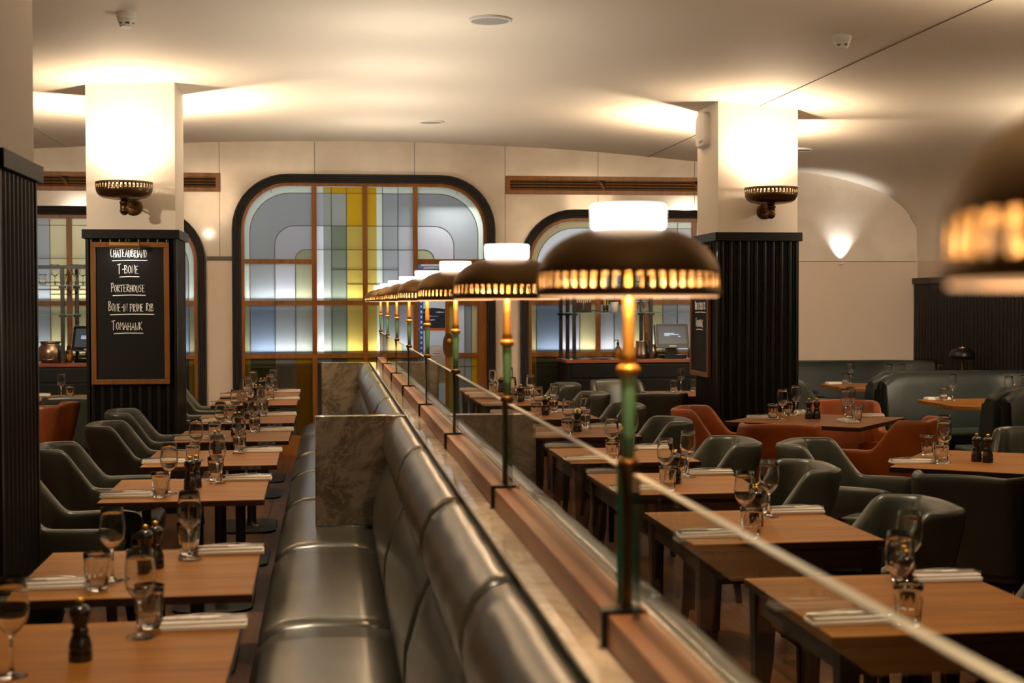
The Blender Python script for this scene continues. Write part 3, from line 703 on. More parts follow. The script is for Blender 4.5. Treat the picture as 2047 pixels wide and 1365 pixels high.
def lamp_proto():
    t = thing('table_lamp', '', 'lamp', group='brass dome lamps along the partition')
    z = 1.0
    MB().box(-.045, .022, -.0045, .0045, 1.0, 1.062).box(-.045, .022, -.018, .018, 1.0585, 1.0625).build('bracket', M['blackmetal'], t)
    MB().lathe([(0, 1.0625), (.0105, 1.0625), (.0085, 1.10), (.008, 1.19), (.0095, 1.245), (.0135, 1.285), (.015, 1.288), (.0, 1.288)], 16).build('lower_stem', M['bronze'], t, smooth=True)
    MB().lathe([(0, 1.286), (.017, 1.286), (.0185, 1.292), (.0165, 1.299), (.013, 1.301), (0, 1.301)], 20).build('lower_collar', M['brass'], t, smooth=True)
    MB().lathe([(0, 1.30), (.0095, 1.30), (.0105, 1.34), (.0125, 1.42), (.013, 1.436), (0, 1.436)], 20).build('jade_sleeve', M['jade'], t, smooth=True)
    MB().lathe([(0, 1.434), (.014, 1.434), (.0185, 1.439), (.0185, 1.446), (.014, 1.451), (0, 1.451)], 20).build('upper_collar', M['brassbright'], t, smooth=True)
    MB().lathe([(0, 1.45), (.0135, 1.45), (.0115, 1.47), (.009, 1.52), (.0085, 1.60), (0, 1.60)], 20).build('upper_stem', M['brassbright'], t, smooth=True)
    N = 104
    prof = [(.1405, .0), (.1455, -.002), (.147, .004), (.1445, .009), (.1445, .012), (.1437, .034), (.1427, .041), (.1375, .055), (.129, .067), (.119, .077), (.105, .087), (.088, .095), (.07, .1005), (.05, .1035), (.0, .104)]
    MB().lathe(prof, N, (0, 0, 1.562), skip=lambda i, j: i == 4 and j % 2 == 0).build('dome_shade', M['domebrass'], t, smooth=True, solid=.002)
    MB().lathe([(.126, 1.5575), (.141, 1.5575), (.1415, 1.561), (.126, 1.561)], 48).build('rim_glow_ring', M['ringglow'], t, smooth=True)  # glowing ring added to imitate the lit lower rim
    MB().lathe([(0, 1.666), (.055, 1.666), (.0585, 1.669), (.0595, 1.70), (.057, 1.7035), (.0, 1.7035)], 32).build('opal_top', M['whiteglass'], t, smooth=True)
    MB().lathe([(0, 1.60), (.016, 1.604), (.024, 1.62), (.014, 1.645), (0, 1.648)], 16).build('bulb', M['bulb'], t, smooth=True)
    MB().lathe([(0, 1.598), (.02, 1.598), (.02, 1.604), (0, 1.604)], 12).build('lamp_holder', M['brass'], t)
    return t
LK = Kind(lamp_proto())
for i, y in enumerate(LY):
    LK.put((PX, y, 0), 0, ('cut-off brass dome lamp nearest, at the right edge' if i == 0 else '%s nearest brass dome lamp with jade stem on the marble counter' % ORD[i]) if i < 8 else 'farthest brass dome lamp with jade stem on the marble counter')
    lamp('SPOT', (PX, y, 1.712), 15 if i < 5 else 76, (1, .88, .70), .05, (PX, y, 4), 2.9, 1.0)  # added up-light over the opal top, brightening the ceiling
    for a in (PI / 2, -PI / 2):
        lamp('POINT', (PX + .06 * math.cos(a), y + .06 * math.sin(a), 1.61), 4.6, (1, .70, .38), .012)

PROF = [(.20, .40), (.203, .50), (.208, .57), (.245, .70), (.272, .755), (.287, .772), (.275, .79), (.262, .82), (.256, .86), (.262, .91), (.283, .955), (.315, .988), (.345, .998), (.366, .992), (.369, .96), (.369, .40)]
def bench(side, label):
    """side -1: seats to the left of the partition, +1: to the right"""
    t = thing('banquette', label, 'banquette', (PX, 0, 0), 0, 'leather banquettes back to back')
    S = 1 if side < 0 else -1
    X = lambda x: (x - PX) * S
    ys = [1.2, 2.78, 3.95, 5.4, 6.93] if side < 0 else [1.2, 2.6, 4.05, 5.5, 6.93]
    ys2 = [7.03, 8.3, 9.9, 11.6, 13.2]
    for part in (ys, ys2):
        for ya, yb in zip(part, part[1:]):
            rows = []
            n = 12; L = yb - ya
            for k in range(n + 1):
                y = ya + L * k / n; e = min(k, n - k); s_ = {0: .975, 1: .996}.get(e, 1.0)
                cx, cz = .315, .75
                wob = .0035 * math.sin(k * 1.9 + ya * 7)
                rows.append([(X(cx + (x - cx) * (s_ if x < cx else 1) + (wob if .25 < x < .31 else 0)), y, z if z < .9 else cz + (z - cz) * (s_ * .25 + .75) + wob * .5) for x, z in PROF])
            b = MB().grid(rows, closed_u=True); k = len(PROF); b.face(list(range(k))); b.face(list(reversed(range(n * k, (n + 1) * k))))
            b.build('back_cushion', M['bench'], t, smooth=True)
    se = [1.2, 3.0, 4.83, 6.4, 7.95, 9.3, 10.5, 11.9, 13.2]
    SP_ = [(.21, .36), (.21, .445), (.10, .458), (-.05, .462), (-.15, .455), (-.21, .435), (-.245, .405), (-.25, .37), (-.24, .33), (-.225, .32), (.2, .32)]
    for ya, yb in zip(se, se[1:]):
        n = 10; rows = []
        for k in range(n + 1):
            y = ya + (yb - ya) * k / n; e = min(k, n - k); dz = {0: -.007, 1: -.001}.get(e, 0)
            rows.append([(X(x + (.012 if e == 0 and x < -.2 else 0)), y, z + (dz if z > .38 else 0) + (.002 * math.sin(5 * y) if z > .44 else 0)) for x, z in SP_])
        b = MB().grid(rows, closed_u=True); k = len(SP_); b.face(list(range(k))); b.face(list(reversed(range(n * k, (n + 1) * k))))
        b.build('seat_cushion', M['bench'], t, smooth=True)
    b = MB(); xa, xb = sorted((X(-.215), X(.36))); b.box(xa, xb, 1.2, 13.2, .1, .34); b.build('seat_base', M['bench'], t)
    b = MB(); xa, xb = sorted((X(-.17), X(.36))); b.box(xa, xb, 1.2, 13.2, 0, .1); b.build('plinth', M['black'], t)
bench(-1, 'long olive grey leather banquette on the left of the marble counter')
bench(1, 'long olive grey leather banquette on the right behind the glass screens')
for y, w_ in ((6.945, 'near'), (13.205, 'far')):
    for s_, nm in ((-1, 'left'), (1, 'right')):
        xa, xb = sorted((s_ * .100, s_ * .541))
        o = MB().box(xa, xb, 0, .07, .4645, 1.0).build('marble_divider', M['marble'], None, bevel=.004, loc=(PX, y, 0))
        tag(o, '%s grey-brown marble divider slab across the %s banquette' % (w_, nm), 'divider', 'marble divider slabs across the banquettes')

# ------------------------------------------------------------------ chairs
def chair_proto(leath, name='armchair'):
    t = thing(name, '', 'armchair')
    # shell: stations run from the left arm front round the back to the right arm front; chair faces +x
    st = []
    H = .27
    for x in (.27, .2, .13, .07, .02, -.02, -.05, -.075, -.095, -.115, -.135, -.16, -.18): st.append((x, -H + .055 * min(max((.12 - x) / .28, 0), 1) ** 1.3, 0, -1))
    r = .075; cx, cy = -.195, -H + .055 + r
    for k in range(1, 6):
        a = PI / 2 * k / 5; st.append((cx - r * math.sin(a), cy - r * math.cos(a), -math.sin(a), -math.cos(a)))
    half = st + [(-.27, -.06, -1, 0)]
    full = half + [(-.272, 0, -1, 0)] + [(x, -y, nx, -ny) for x, y, nx, ny in reversed(half)]
    def top(x, y):
        s_ = min(max((-.045 - x) / .10, 0), 1); s_ = s_ ** 1.35 if s_ < .8 else s_ ** 1.35 * .5 + .5 * (1 - (1 - s_) ** 2 * 4) * .98 + .01 * s_
        s_ = min(s_, 1)
        return .635 + .012 * max(0, 1 - abs(x - .2) * 8) * 0 + s_ * (.83 - .635) + (.006 if abs(y) < .1 and x < -.2 else 0)
    def bot(x, y):
        s_ = min(max((.10 - x) / .26, 0), 1); return .515 - .115 * s_
    rows = []
    for i, (x, y, nx, ny) in enumerate(full):
        zt, zb = top(x, y), bot(x, y); th = .028 + .006 * (zt < .7)
        lean = .085 * max(0, -nx) ; flare = .008 * abs(ny)
        sec = []
        for off, fz in ((th * .7, 0), (th, .06), (th, .5), (th, .9), (th * .75, .97), (0, 1.0), (-th * .75, .97), (-th, .9), (-th, .5), (-th, .06), (-th * .7, 0)):
            z = zb + (zt - zb) * fz; hh = (z - .45) / .38
            sh_x = nx * (off + lean * hh); sh_y = ny * (off + flare * hh)
            if nx < -.99: sh_x -= 0
            sec.append((x + sh_x - .05 * max(0, (z - .64) / .19) * abs(ny) * (x < -.04) * min(1, (-.04 - x) / .09 if x < -.04 else 0), y + sh_y, z))
        if i in (0, len(full) - 1):
            c = Vector((x, y, (zt + zb) / 2)); sec = [tuple(c.lerp(Vector(p), .72)) for p in sec]; sec = [(p[0] + .012, p[1], p[2]) for p in sec]
        rows.append(sec)
    b = MB().grid(rows, closed_u=True); k = len(rows[0]); b.face(list(range(k))); b.face(list(reversed(range((len(rows) - 1) * k, len(rows) * k))))
    b.build('shell', M[leath], t, smooth=True, subsurf=1)
    o = rrect(-.235, .265, -.235, .235, .07, 5); rows = []
    for z, s_ in ((.365, .93), (.372, .98), (.40, 1.0), (.44, 1.0), (.458, .985), (.468, .94), (.472, .7), (.474, .3)):
        rows.append([(.015 + (x - .015) * s_, y * s_, z) for x, y in o])
    b = MB().grid(rows, closed_u=True); k = len(o); b.face(list(reversed(range(k)))); b.face(list(range(7 * k, 8 * k)))
    b.build('seat', M[leath], t, smooth=True)
    MB().box(-.2, .22, -.2, .2, .335, .37).build('seat_frame', M['leg'], t)
    for sx, sy in ((1, 1), (1, -1), (-1, 1), (-1, -1)):
        x, y = .0 + sx * .195, sy * .195
        rows = []
        for z, h_, sp in ((0, .013, .035), (.2, .018, .014), (.44 if sx < 0 else .52, .021, 0)):
            xx, yy = x + sx * sp, y + sy * (sp * .5 + (.035 if sx > 0 and z > .4 else 0) * 0)
            rows.append([(xx - h_, yy - h_, z), (xx + h_, yy - h_, z), (xx + h_, yy + h_, z), (xx - h_, yy + h_, z)])
        if sx > 0: rows = [[(p[0] + .01, p[1] + sy * .055, p[2]) for p in r_] for r_ in rows]
        b = MB().grid(rows, closed_u=True); b.face((3, 2, 1, 0)); b.face((8, 9, 10, 11)); b.build('leg', M['leg'], t)
    return t
GREEN = Kind(chair_proto('leather')); ORANGE = Kind(chair_proto('orange')); TAN = Kind(chair_proto('tan'))
LT = [2.90, 3.95, 5.85, 7.10, 8.33, 9.58, 11.27, 12.27]
RT = [3.25, 4.56, 5.78, 6.95, 8.30, 9.60, 10.92, 12.22]
NTH = ['nearest', 'second nearest', 'third nearest', 'fourth nearest', 'fourth farthest', 'third farthest', 'second farthest', 'farthest']
for i, y in enumerate(LT):
    if i == 0: continue
    dx, dy, a = [(0, 0, 0), (0, .0, .02), (0, -.03, .0), (-.02, .02, .03), (.03, .12, -.03), (-.02, -.07, .02), (.0, .0, 0), (.02, 0, .02)][i]
    GREEN.put((-1.10 + dx, y + .375 + dy, 0), a, 'grey-green leather armchair at the chair side of the %s left-row table' % NTH[i], 'green armchairs of the left row')
for i, y in enumerate(RT):
    a = random.uniform(-.05, .05)
    GREEN.put((1.85 + random.uniform(-.01, .01), y + .345, 0), PI + a * .4, 'grey-green leather armchair at the chair side of the %s right-row table' % NTH[i], 'green armchairs of the right row')
def hd(deg): return math.radians(90 - deg)     # compass heading, 0 = away from the camera along the partition
ORANGE.put((2.74, 8.45, 0), hd(16), 'orange leather armchair seen from behind at the near side of the four-seat table', 'orange armchairs')
ORANGE.put((2.72, 9.46, 0), hd(119), 'orange leather armchair at the left of the four-seat table before the pillar', 'orange armchairs')
ORANGE.put((3.68, 9.76, 0), hd(194), 'orange leather armchair on the far side of the four-seat table, facing forward', 'orange armchairs')
ORANGE.put((3.47, 8.62, 0), hd(-45), 'orange leather armchair at the right of the four-seat table, turned sideways', 'orange armchairs')
TAN.put((-2.22, 10.72, 0), hd(-75), 'tan leather armchair between the two left pillars', 'orange armchairs')
GREEN.put((2.68, 7.0, 0), hd(128), 'grey-green armchair in side view left of the right foreground four-seat table', 'green armchairs round the four-seat table')
GREEN.put((2.83, 5.88, 0), hd(38), 'grey-green armchair with its back turned at the right foreground four-seat table', 'green armchairs round the four-seat table')
GREEN.put((3.88, 7.42, 0), hd(212), 'grey-green armchair facing forward behind the right foreground four-seat table', 'green armchairs round the four-seat table')
GREEN.put((3.85, 6.05, 0), hd(-52), 'grey-green armchair cut by the right edge at the foreground four-seat table', 'green armchairs round the four-seat table')
GREEN.put((2.66, 11.43, 0), hd(8), 'grey-green armchair with its back turned in front of the bar counter', 'green armchairs by the bar counter')
GREEN.put((2.68, 12.78, 0), hd(172), 'grey-green armchair facing forward against the black bar counter', 'green armchairs by the bar counter')
GREEN.put((-1.98, 11.72, 0), hd(2), 'dark green armchair seen between the two left pillars, back turned', 'green armchairs of the left row')
GREEN.put((4.62, 13.25, 0), hd(85), 'grey-green armchair half hidden behind the right pillar near the booth', 'green armchairs by the bar counter')

# ------------------------------------------------------------------ tables
TW, TD = .66, .75
def table_top(t, w_, d_, th=.024):
    MB().box(-w_ / 2, w_ / 2, -d_ / 2, d_ / 2, .75 - th, .75).build('tabletop', [M['table']], t, bevel=.002)
    MB().box(-w_ / 2 - .0008, w_ / 2 + .0008, -d_ / 2 - .0008, d_ / 2 + .0008, .75 - th + .001, .747).build('edge_band', M['table_edge'], t)
def ped_proto():
    t = thing('dining_table', '', 'table'); table_top(t, TW, TD)
    MB().box(-.2, .2, -.25, .25, .712, .727).build('top_plate', M['blackmetal'], t)
    MB().lathe([(.05, .014), (.034, .022), (.03, .05), (.03, .70), (.05, .714)], 20, (.03, 0, 0)).build('column', M['blackmetal'], t, smooth=True)
    MB().prism(rrect(-.2, .2, -.29, .29, .1), 0, .014).build('base_plate', M['blackmetal'], t, bevel=.003)
    return t
def leg_proto(w_, d_, name='dining_table'):
    t = thing(name, '', 'table'); table_top(t, w_, d_)
    a, c = w_ / 2 - .03, d_ / 2 - .006
    MB().box(-a, a, -c, -c + .02, .655, .7255).box(-a, a, c - .02, c, .655, .7255).box(-a, -a + .02, -c, c, .655, .7255).box(a - .02, a, -c, c, .655, .7255).build('apron', M['table_edge'], t)
    for sx in (-1, 1):
        for sy in (-1, 1):
            x, y = sx * (a - .012), sy * (c - .012); rows = [[(x - h_ + sx * o, y - h_ + sy * o, z), (x + h_ + sx * o, y - h_ + sy * o, z), (x + h_ + sx * o, y + h_ + sy * o, z), (x - h_ + sx * o, y + h_ + sy * o, z)] for z, h_, o in ((0, .014, .0), (.4, .020, 0), (.72, .026, 0))]
            b = MB().grid(rows, closed_u=True); b.face((3, 2, 1, 0)); b.face((8, 9, 10, 11)); b.build('leg', M['leg'], t)
    return t
PED = Kind(ped_proto()); LEG = Kind(leg_proto(TW, .73)); 
def square_proto(w_=.93):
    t = thing('square_table', '', 'table'); table_top(t, w_, w_, .028)
    MB().box(-.3, .3, -.3, .3, .708, .722).build('top_plate', M['blackmetal'], t)
    MB().lathe([(.06, .014), (.045, .022), (.042, .05), (.042, .695), (.06, .709)], 20).build('column', M['blackmetal'], t, smooth=True)
    MB().prism(rrect(-.27, .27, -.27, .27, .1), 0, .014).build('base_plate', M['blackmetal'], t, bevel=.003)
    return t
SQ = Kind(square_proto())
LX = [-.55, -.548, -.6, -.592, -.565, -.565, -.585, -.59]
for i, y in enumerate(LT):
    t = PED.put((LX[i], y + TD / 2, 0), [.0, .012, .01, .008, 0, 0, 0, .0][i], 'walnut pedestal table, %s of the left row by the banquette' % NTH[i], 'left row of pedestal tables')
    if i in (3, 4, 5):
        for x in ((.205,) if i > 3 else (.205, -.16)):
            k = MB().prism(rrect(-.05, .05, -.009, .009, .0085), 0, .002).build('latch_plate', M['steel'], t, loc=(x, -TD / 2 - .0005, .738), rot=(PI / 2, 0, 0))
            MB().box(-.028, -.012, -.003, .003, .002, .0026).box(.012, .028, -.003, .003, .002, .0026).build('latch_slot', M['dark'], k)
for i, y in enumerate(RT):
    LEG.put((1.19 + TW / 2, y + .365, 0), random.uniform(-.006, .006), 'walnut table with dark legs, %s of the right row beyond the glass' % NTH[i], 'right row of walnut tables')
ROC, ROR = (3.285, 9.32), math.radians(-40); RBC, RBR = (3.34, 6.70), math.radians(-35)
SQ.put((*ROC, 0), ROR, 'square walnut table with the four orange armchairs round it', 'square four-seat tables')
SQ.put((*RBC, 0), RBR, 'square walnut table in the right foreground with green armchairs', 'square four-seat tables')
LEG.put((3.12, 12.15, 0), 0, 'walnut table partly behind the right pillar, before the bar counter')
LEG.put((-2.32, 12.45, 0), .05, 'walnut table seen between the two left pillars')

# ------------------------------------------------------------------ tableware
def wine_proto():
    t = thing('wine_glass', '', 'wine glass')
    o = [(0, .0), (.034, .0), (.0345, .0015), (.02, .004), (.008, .008), (.0042, .018), (.0036, .05), (.0040, .082), (.008, .090), (.020, .100), (.0325, .118), (.0375, .138), (.0372, .155), (.0335, .19), (.0305, .212)]
    i = [(.0295, .212), (.0325, .19), (.0362, .155), (.0365, .138), (.0315, .119), (.019, .102), (.008, .094), (0, .092)]
    MB().lathe(o + i, 28).build('bowl_and_stem', M['glass'], t, smooth=True); return t
def tumbler_proto():
    t = thing('water_tumbler', '', 'tumbler'); n = 54
    def r(z, k):
        base = .028 + .0105 * (z / .105); return base
    rows = []
    for z in (0, .002, .014, .03, .05, .066, .072, .076, .09, .105):
        row = []
        for k in range(n):
            a = 2 * PI * k / n; f = abs(((k / n * 9) % 1) - .5) * 2
            base = (.026 if z == 0 else .0285) + .0095 * (z / .105); fl = .0022 * (f * f) * (1 if .01 < z < .07 else 0)
            row.append(((base - .0005 + fl) * math.cos(a), (base - .0005 + fl) * math.sin(a), z))
        rows.append(row)
    for rr, z in ((.0363, .105), (.0345, .09), (.031, .05), (.027, .016), (.018, .011), (.0, .0105)):
        rows.append([(rr * math.cos(2 * PI * k / n), rr * math.sin(2 * PI * k / n), z) for k in range(n)])
    b = MB().grid(rows, closed_u=True); b.face(list(reversed(range(n)))); b.build('faceted_glass', M['glass'], t, smooth=True); return t
def mill_proto():
    t = thing('pepper_mill', '', 'pepper mill')
    MB().lathe([(0, 0), (.026, 0), (.0265, .003), (.0262, .022), (.0245, .026), (.0262, .03), (.0255, .036), (.0215, .05), (.0175, .060), (.0185, .064), (.0185, .07), (.0165, .073), (.0150, .078), (.0170, .083)], 24).build('body', M['mill'], t, smooth=True)
    MB().lathe([(.0165, .083), (.0200, .086), (.0195, .09), (.0225, .097), (.0242, .107), (.0225, .117), (.017, .123), (.0085, .126), (0, .127)], 24).build('turning_head', M['mill'], t, smooth=True)
    MB().lathe([(0, .126), (.0055, .127), (.0050, .131), (.0085, .134), (.0085, .139), (.005, .142), (0, .1425)], 12).build('knob', M['gold'], t, smooth=True); return t
def napkin_proto():
    t = thing('napkin', '', 'napkin'); L, Wd = .21, .085
    def layer(z0, z1, w_, l_, nm, sag):
        rows = []; n = 10
        for x in (-l_ / 2, -l_ / 2 + .004, l_ / 2 - .004, l_ / 2):
            e = .85 if abs(abs(x) - l_ / 2) < 1e-6 else 1
            row = [(x, -w_ / 2 * e + w_ * e * k / n, z1 - (.0012 * math.cos(k * 1.3 + x * 20)) - (1 - e) * .01) for k in range(n + 1)]
            row += [(x, w_ / 2 * e - w_ * e * k / n, z0) for k in range(n + 1)]
            rows.append(row)
        b = MB().grid(rows, closed_u=True); k = len(rows[0]); b.face(list(range(k))); b.face(list(reversed(range(3 * k, 4 * k))))
        return b.build(nm, M['linen'], t, smooth=False, bevel=.002)
    layer(0, .011, Wd, L, 'lower_fold', 0); layer(.0115, .020, Wd - .012, L - .006, 'upper_fold', 1); return t
def fork_proto():
    t = thing('fork', '', 'fork')
    b = MB(); b.grid([[(x, -w_, z), (x, w_, z), (x, w_, z + .0022), (x, -w_, z + .0022)] for x, w_, z in ((-.10, .0055, .0), (-.07, .005, .002), (-.02, .0028, .006), (.02, .003, .006), (.045, .010, .003), (.06, .0115, .001))], closed_u=True); b.face((0, 1, 2, 3)); b.build('handle', M['steel'], t, smooth=False)
    q = MB()
    for k in range(4): q.box(.058, .10, -.0105 + .0062 * k, -.0082 + .0062 * k, .001, .003)
    q.build('tines', M['steel'], t); return t
def knife_proto():
    t = thing('steak_knife', '', 'knife')
    b = MB(); b.grid([[(x, -w_, 0), (x, w_, 0), (x, w_, .005), (x, -w_, .005)] for x, w_ in ((-.11, .007), (-.09, .0085), (-.03, .006), (-.008, .0065))], closed_u=True); b.face((0, 1, 2, 3)); b.face((15, 14, 13, 12)); b.build('handle', M['steel'], t)
    b = MB(); b.prism([(-.008, -.006), (.08, -.008), (.105, -.002), (.11, .005), (-.008, .006)], .0015, .0032); b.build('blade', M['steel'], t); return t
WG, TU, MI, NA, FO, KN = [Kind(f()) for f in (wine_proto, tumbler_proto, mill_proto, napkin_proto, fork_proto, knife_proto)]
T0 = .7502
def cover(x, y, rz, who, n_ang=0):
    NA.put((x, y, T0), rz, 'folded white napkin, ' + who, 'white napkins')
    c, s_ = math.cos(rz), math.sin(rz)
    f = lambda a, b_: (x + a * c - b_ * s_, y + a * s_ + b_ * c, T0 + .0212)
    j = random.uniform(-.06, .06)
    FO.put(f(.005, .014), rz + .03 + j, 'steel fork on the napkin, ' + who, 'forks on the napkins')
    KN.put(f(0, -.014), rz - .02 + j, 'steak knife on the napkin, ' + who, 'knives on the napkins')
def setting2(fx, fy, row, i, chair_right):
    nth = NTH[i]; j = lambda a=.012: random.uniform(-a, a)
    tb = 'the %s %s-row table' % (nth, row)
    near, far = ('chair side', 'bench side') if not chair_right else ('bench side', 'chair side')
    if not (row == 'left' and i == 0):
        TU.put((fx + .24 + j(), fy + .12 + j(), T0), j(.5), 'faceted water tumbler, %s of %s' % (near, tb), 'water tumblers on the two-seat tables')
        cover(fx + .10 + j(.006), fy + .17 + j(.006), j(.03), '%s of %s' % (near, tb))
    WG.put((fx + (.255 if not (row == 'left' and i == 0) else .20) + j(), fy + .25 + j(), T0), 0, 'stemmed wine glass, %s of %s' % (near, tb), 'wine glasses on the two-seat tables')
    MI.put((fx + .33 + j(.006), fy + .37 + j(.006), T0), 0, 'black pepper mill in front of its pair on %s' % tb, 'black mills on the two-seat tables')
    if not (row == 'left' and i == 0):
        MI.put((fx + .352 + j(.006), fy + .432 + j(.006), T0), 0, 'black mill behind its pair on %s' % tb, 'black mills on the two-seat tables')
    WG.put((fx + .435 + j(), fy + .575 + j(), T0), 0, 'stemmed wine glass, %s of %s' % (far, tb), 'wine glasses on the two-seat tables')
    TU.put((fx + .432 + j(), fy + .665 + j(), T0), j(.5), 'faceted water tumbler, %s of %s' % (far, tb), 'water tumblers on the two-seat tables')
    cover(fx + .565 + j(.006), fy + .66 + j(.006), j(.03), '%s of %s' % (far, tb))
for i, y in enumerate(LT): setting2(LX[i] - TW / 2, y, 'left', i, False)
for i, y in enumerate(RT): setting2(1.185, y - .02, 'right', i, True)
tb = 'the orange-chair table'
cover(2.95, 9.45, hd(118), 'left place at ' + tb); cover(3.36, 9.93 - .1, hd(190), 'far left place at ' + tb); cover(3.43, 9.12 - .02, hd(0), 'near place at ' + tb); cover(3.73, 9.50, hd(100), 'right place at ' + tb)
WG.put((3.04, 9.29, T0), 0, 'left front wine glass on ' + tb, 'wine glasses on the square tables'); WG.put((3.26, 9.66, T0), 0, 'wine glass nearest the pillar on ' + tb, 'wine glasses on the square tables')
WG.put((3.46, 9.22, T0), 0, 'wine glass before the tumblers at right on ' + tb, 'wine glasses on the square tables'); WG.put((3.56, 9.40, T0), 0, 'wine glass at the far right on ' + tb, 'wine glasses on the square tables')
TU.put((3.00, 9.37, T0), 0, 'left water tumbler on ' + tb, 'tumblers on the square tables'); TU.put((3.20, 9.66, T0), 0, 'water tumbler nearest the pillar on ' + tb, 'tumblers on the square tables')
TU.put((3.505, 9.13, T0), 0, 'front right water tumbler on ' + tb, 'tumblers on the square tables'); TU.put((3.58, 9.50, T0), 0, 'rear right water tumbler on ' + tb, 'tumblers on the square tables')
MI.put((3.25, 9.36, T0), 0, 'left black mill on ' + tb, 'mills on the square tables'); MI.put((3.305, 9.36, T0), 0, 'right black mill on ' + tb, 'mills on the square tables')
tb = 'the right foreground four-seat table'
cover(2.86, 6.72, hd(92), 'left place at ' + tb)
TU.put((3.09, 7.06, T0), 0, 'water tumbler at the far left of ' + tb, 'tumblers on the square tables'); TU.put((2.99, 6.66, T0), 0, 'water tumbler beside the napkin on ' + tb, 'tumblers on the square tables')
WG.put((3.17, 7.03, T0), 0, 'rear wine glass on ' + tb, 'wine glasses on the square tables'); WG.put((3.03, 6.72, T0), 0, 'front wine glass on ' + tb, 'wine glasses on the square tables')
MI.put((3.21, 6.74, T0), 0, 'left black mill on ' + tb, 'mills on the square tables'); MI.put((3.245, 6.69, T0), 0, 'right black mill on ' + tb, 'mills on the square tables')
tb = 'the table half behind the right pillar'
WG.put((3.13, 12.44, T0), 0, 'wine glass on ' + tb, 'wine glasses on the square tables'); TU.put((3.05, 12.38, T0), 0, 'left tumbler on ' + tb, 'tumblers on the square tables'); TU.put((3.24, 12.42, T0), 0, 'right tumbler on ' + tb, 'tumblers on the square tables')
tb = 'the table between the two left pillars'
WG.put((-2.25, 12.42, T0), 0, 'wine glass on ' + tb, 'wine glasses on the square tables'); TU.put((-2.16, 12.32, T0), 0, 'tumbler on ' + tb, 'tumblers on the square tables'); cover(-2.5, 12.7, 0, 'on ' + tb)

# ------------------------------------------------------------------ booths at the right wall
def booth_back(y0, y1, x0, x1, label, both=True):
    """double bench back: leather slab with a rounded top, set across the right-hand bay"""
    t = thing('booth_bench', label, 'booth bench', (0, 0, 0), 0, 'green leather booth benches')
    def slab(ya, yb, xa, front, nm):
        rows = []; n = 14
        for k in range(n + 1):
            x = xa + (x1 - xa) * k / n; d = x - xa; e = x1 - x
            zt = .94 - .075 * max(0, 1 - d / .16) ** 2 - .0 * e
            cur = -.30 * max(0, 1 - e / .45) ** 2 if front else 0
            yf = ya + cur
            if front: sec = [(yf - .04, .43), (yf - .02, .6), (yf + .03, .82), (yf + .045, zt - .05), (yf + .07, zt - .012), (yf + .11, zt), (yb - .02, zt - .006), (yb, zt - .03), (yb, .1), (yf, .1)]
            else: sec = [(ya, .1), (ya, zt - .03), (ya + .02, zt - .006), (yb - .1, zt), (yb - .06, zt - .012), (yb - .03, zt - .05), (yb, .82), (yb + .05, .6), (yb + .07, .43), (yb, .1)]
            rows.append([(x, a, z) for a, z in sec])
        b = MB().grid(rows, closed_u=True); k = len(rows[0]); b.face(list(range(k))); b.face(list(reversed(range(n * k, (n + 1) * k)))); b.build(nm, M['boothleather'], t, smooth=False, bevel=.012)
    ym = (y0 + y1) / 2
    slab(y0, ym - .01, x0 + .05, True, 'front_back')
    if both: slab(ym + .01, y1, x0, False, 'rear_back')
    b = MB(); b.prism([(x0 + .06, y0 - .52), (x1 - .02, y0 - .52), (x1 - .02, y0), (x0 + .06, y0)], .36, .46); b.build('seat', M['teal'], t, bevel=.02)
    b = MB().box(x0 + .1, x1 - .02, y0 - .46, y0, 0, .36); b.build('seat_base', M['black'], t)
    b = MB().box(x0 + .036, x0 + .0495, y0 + .03, y0 + .10, 0, .84); b.build('end_strip', M['black'], t)
    if both:
        MB().prism([(x0 + .02, y1 + .02), (x1 - .02, y1 + .02), (x1 - .02, y1 + .5), (x0 + .02, y1 + .5)], .36, .46).build('rear_seat', M['teal'], t, bevel=.02)
    return t
booth_back(14.22, 14.56, 4.5, 6.2, 'green leather booth bench against the far wall', False)
booth_back(11.72, 12.10, 4.72, 6.2, 'green leather booth back in the middle, in front of the far one')
booth_back(9.42, 9.80, 4.70, 6.2, 'green leather booth back at the right edge, nearest of three')
def booth_table(x, y, label):
    t = thing('booth_table', label, 'table', (x, y, 0), 0, 'walnut booth tables')
    o = [(.6, -.45), (.6, .45), (-.35, .45)] + [(-.45 + .1 * math.cos(PI / 2 + PI / 2 * k / 5) + .0, .35 + .1 * math.sin(PI / 2 + PI / 2 * k / 5)) for k in range(6)] + [(-.55, -.20)] + [(-.32 + .26 * math.cos(PI + PI / 2 * k / 6), -.19 + .26 * math.sin(PI + PI / 2 * k / 6)) for k in range(7)]
    MB().prism(o, .722, .75).build('tabletop', M['table'], t, bevel=.002)
    MB().box(-.15, .05, -.05, .05, .02, .722).build('column', M['black'], t); MB().box(-.3, .25, -.25, .25, 0, .02).build('base_plate', M['black'], t)
booth_table(5.30, 12.97, 'walnut table of the far booth against the wall'); booth_table(5.30, 10.68, 'walnut table of the middle booth at right')
tb = 'the far booth table'
WG.put((5.04, 13.30, T0), 0, 'wine glass on ' + tb, 'wine glasses in the booths'); TU.put((4.97, 13.25, T0), 0, 'tumbler on ' + tb, 'tumblers in the booths'); NA.put((4.9, 13.32, T0), .1, 'white napkin on ' + tb, 'white napkins')
WG.put((5.22, 12.80, T0), 0, 'left wine glass behind the middle booth back, on ' + tb, 'wine glasses in the booths'); WG.put((5.36, 12.83, T0), 0, 'right wine glass behind the middle booth back, on ' + tb, 'wine glasses in the booths'); WG.put((5.74, 12.8, T0), 0, 'wine glass under the black dome lamp on ' + tb, 'wine glasses in the booths')
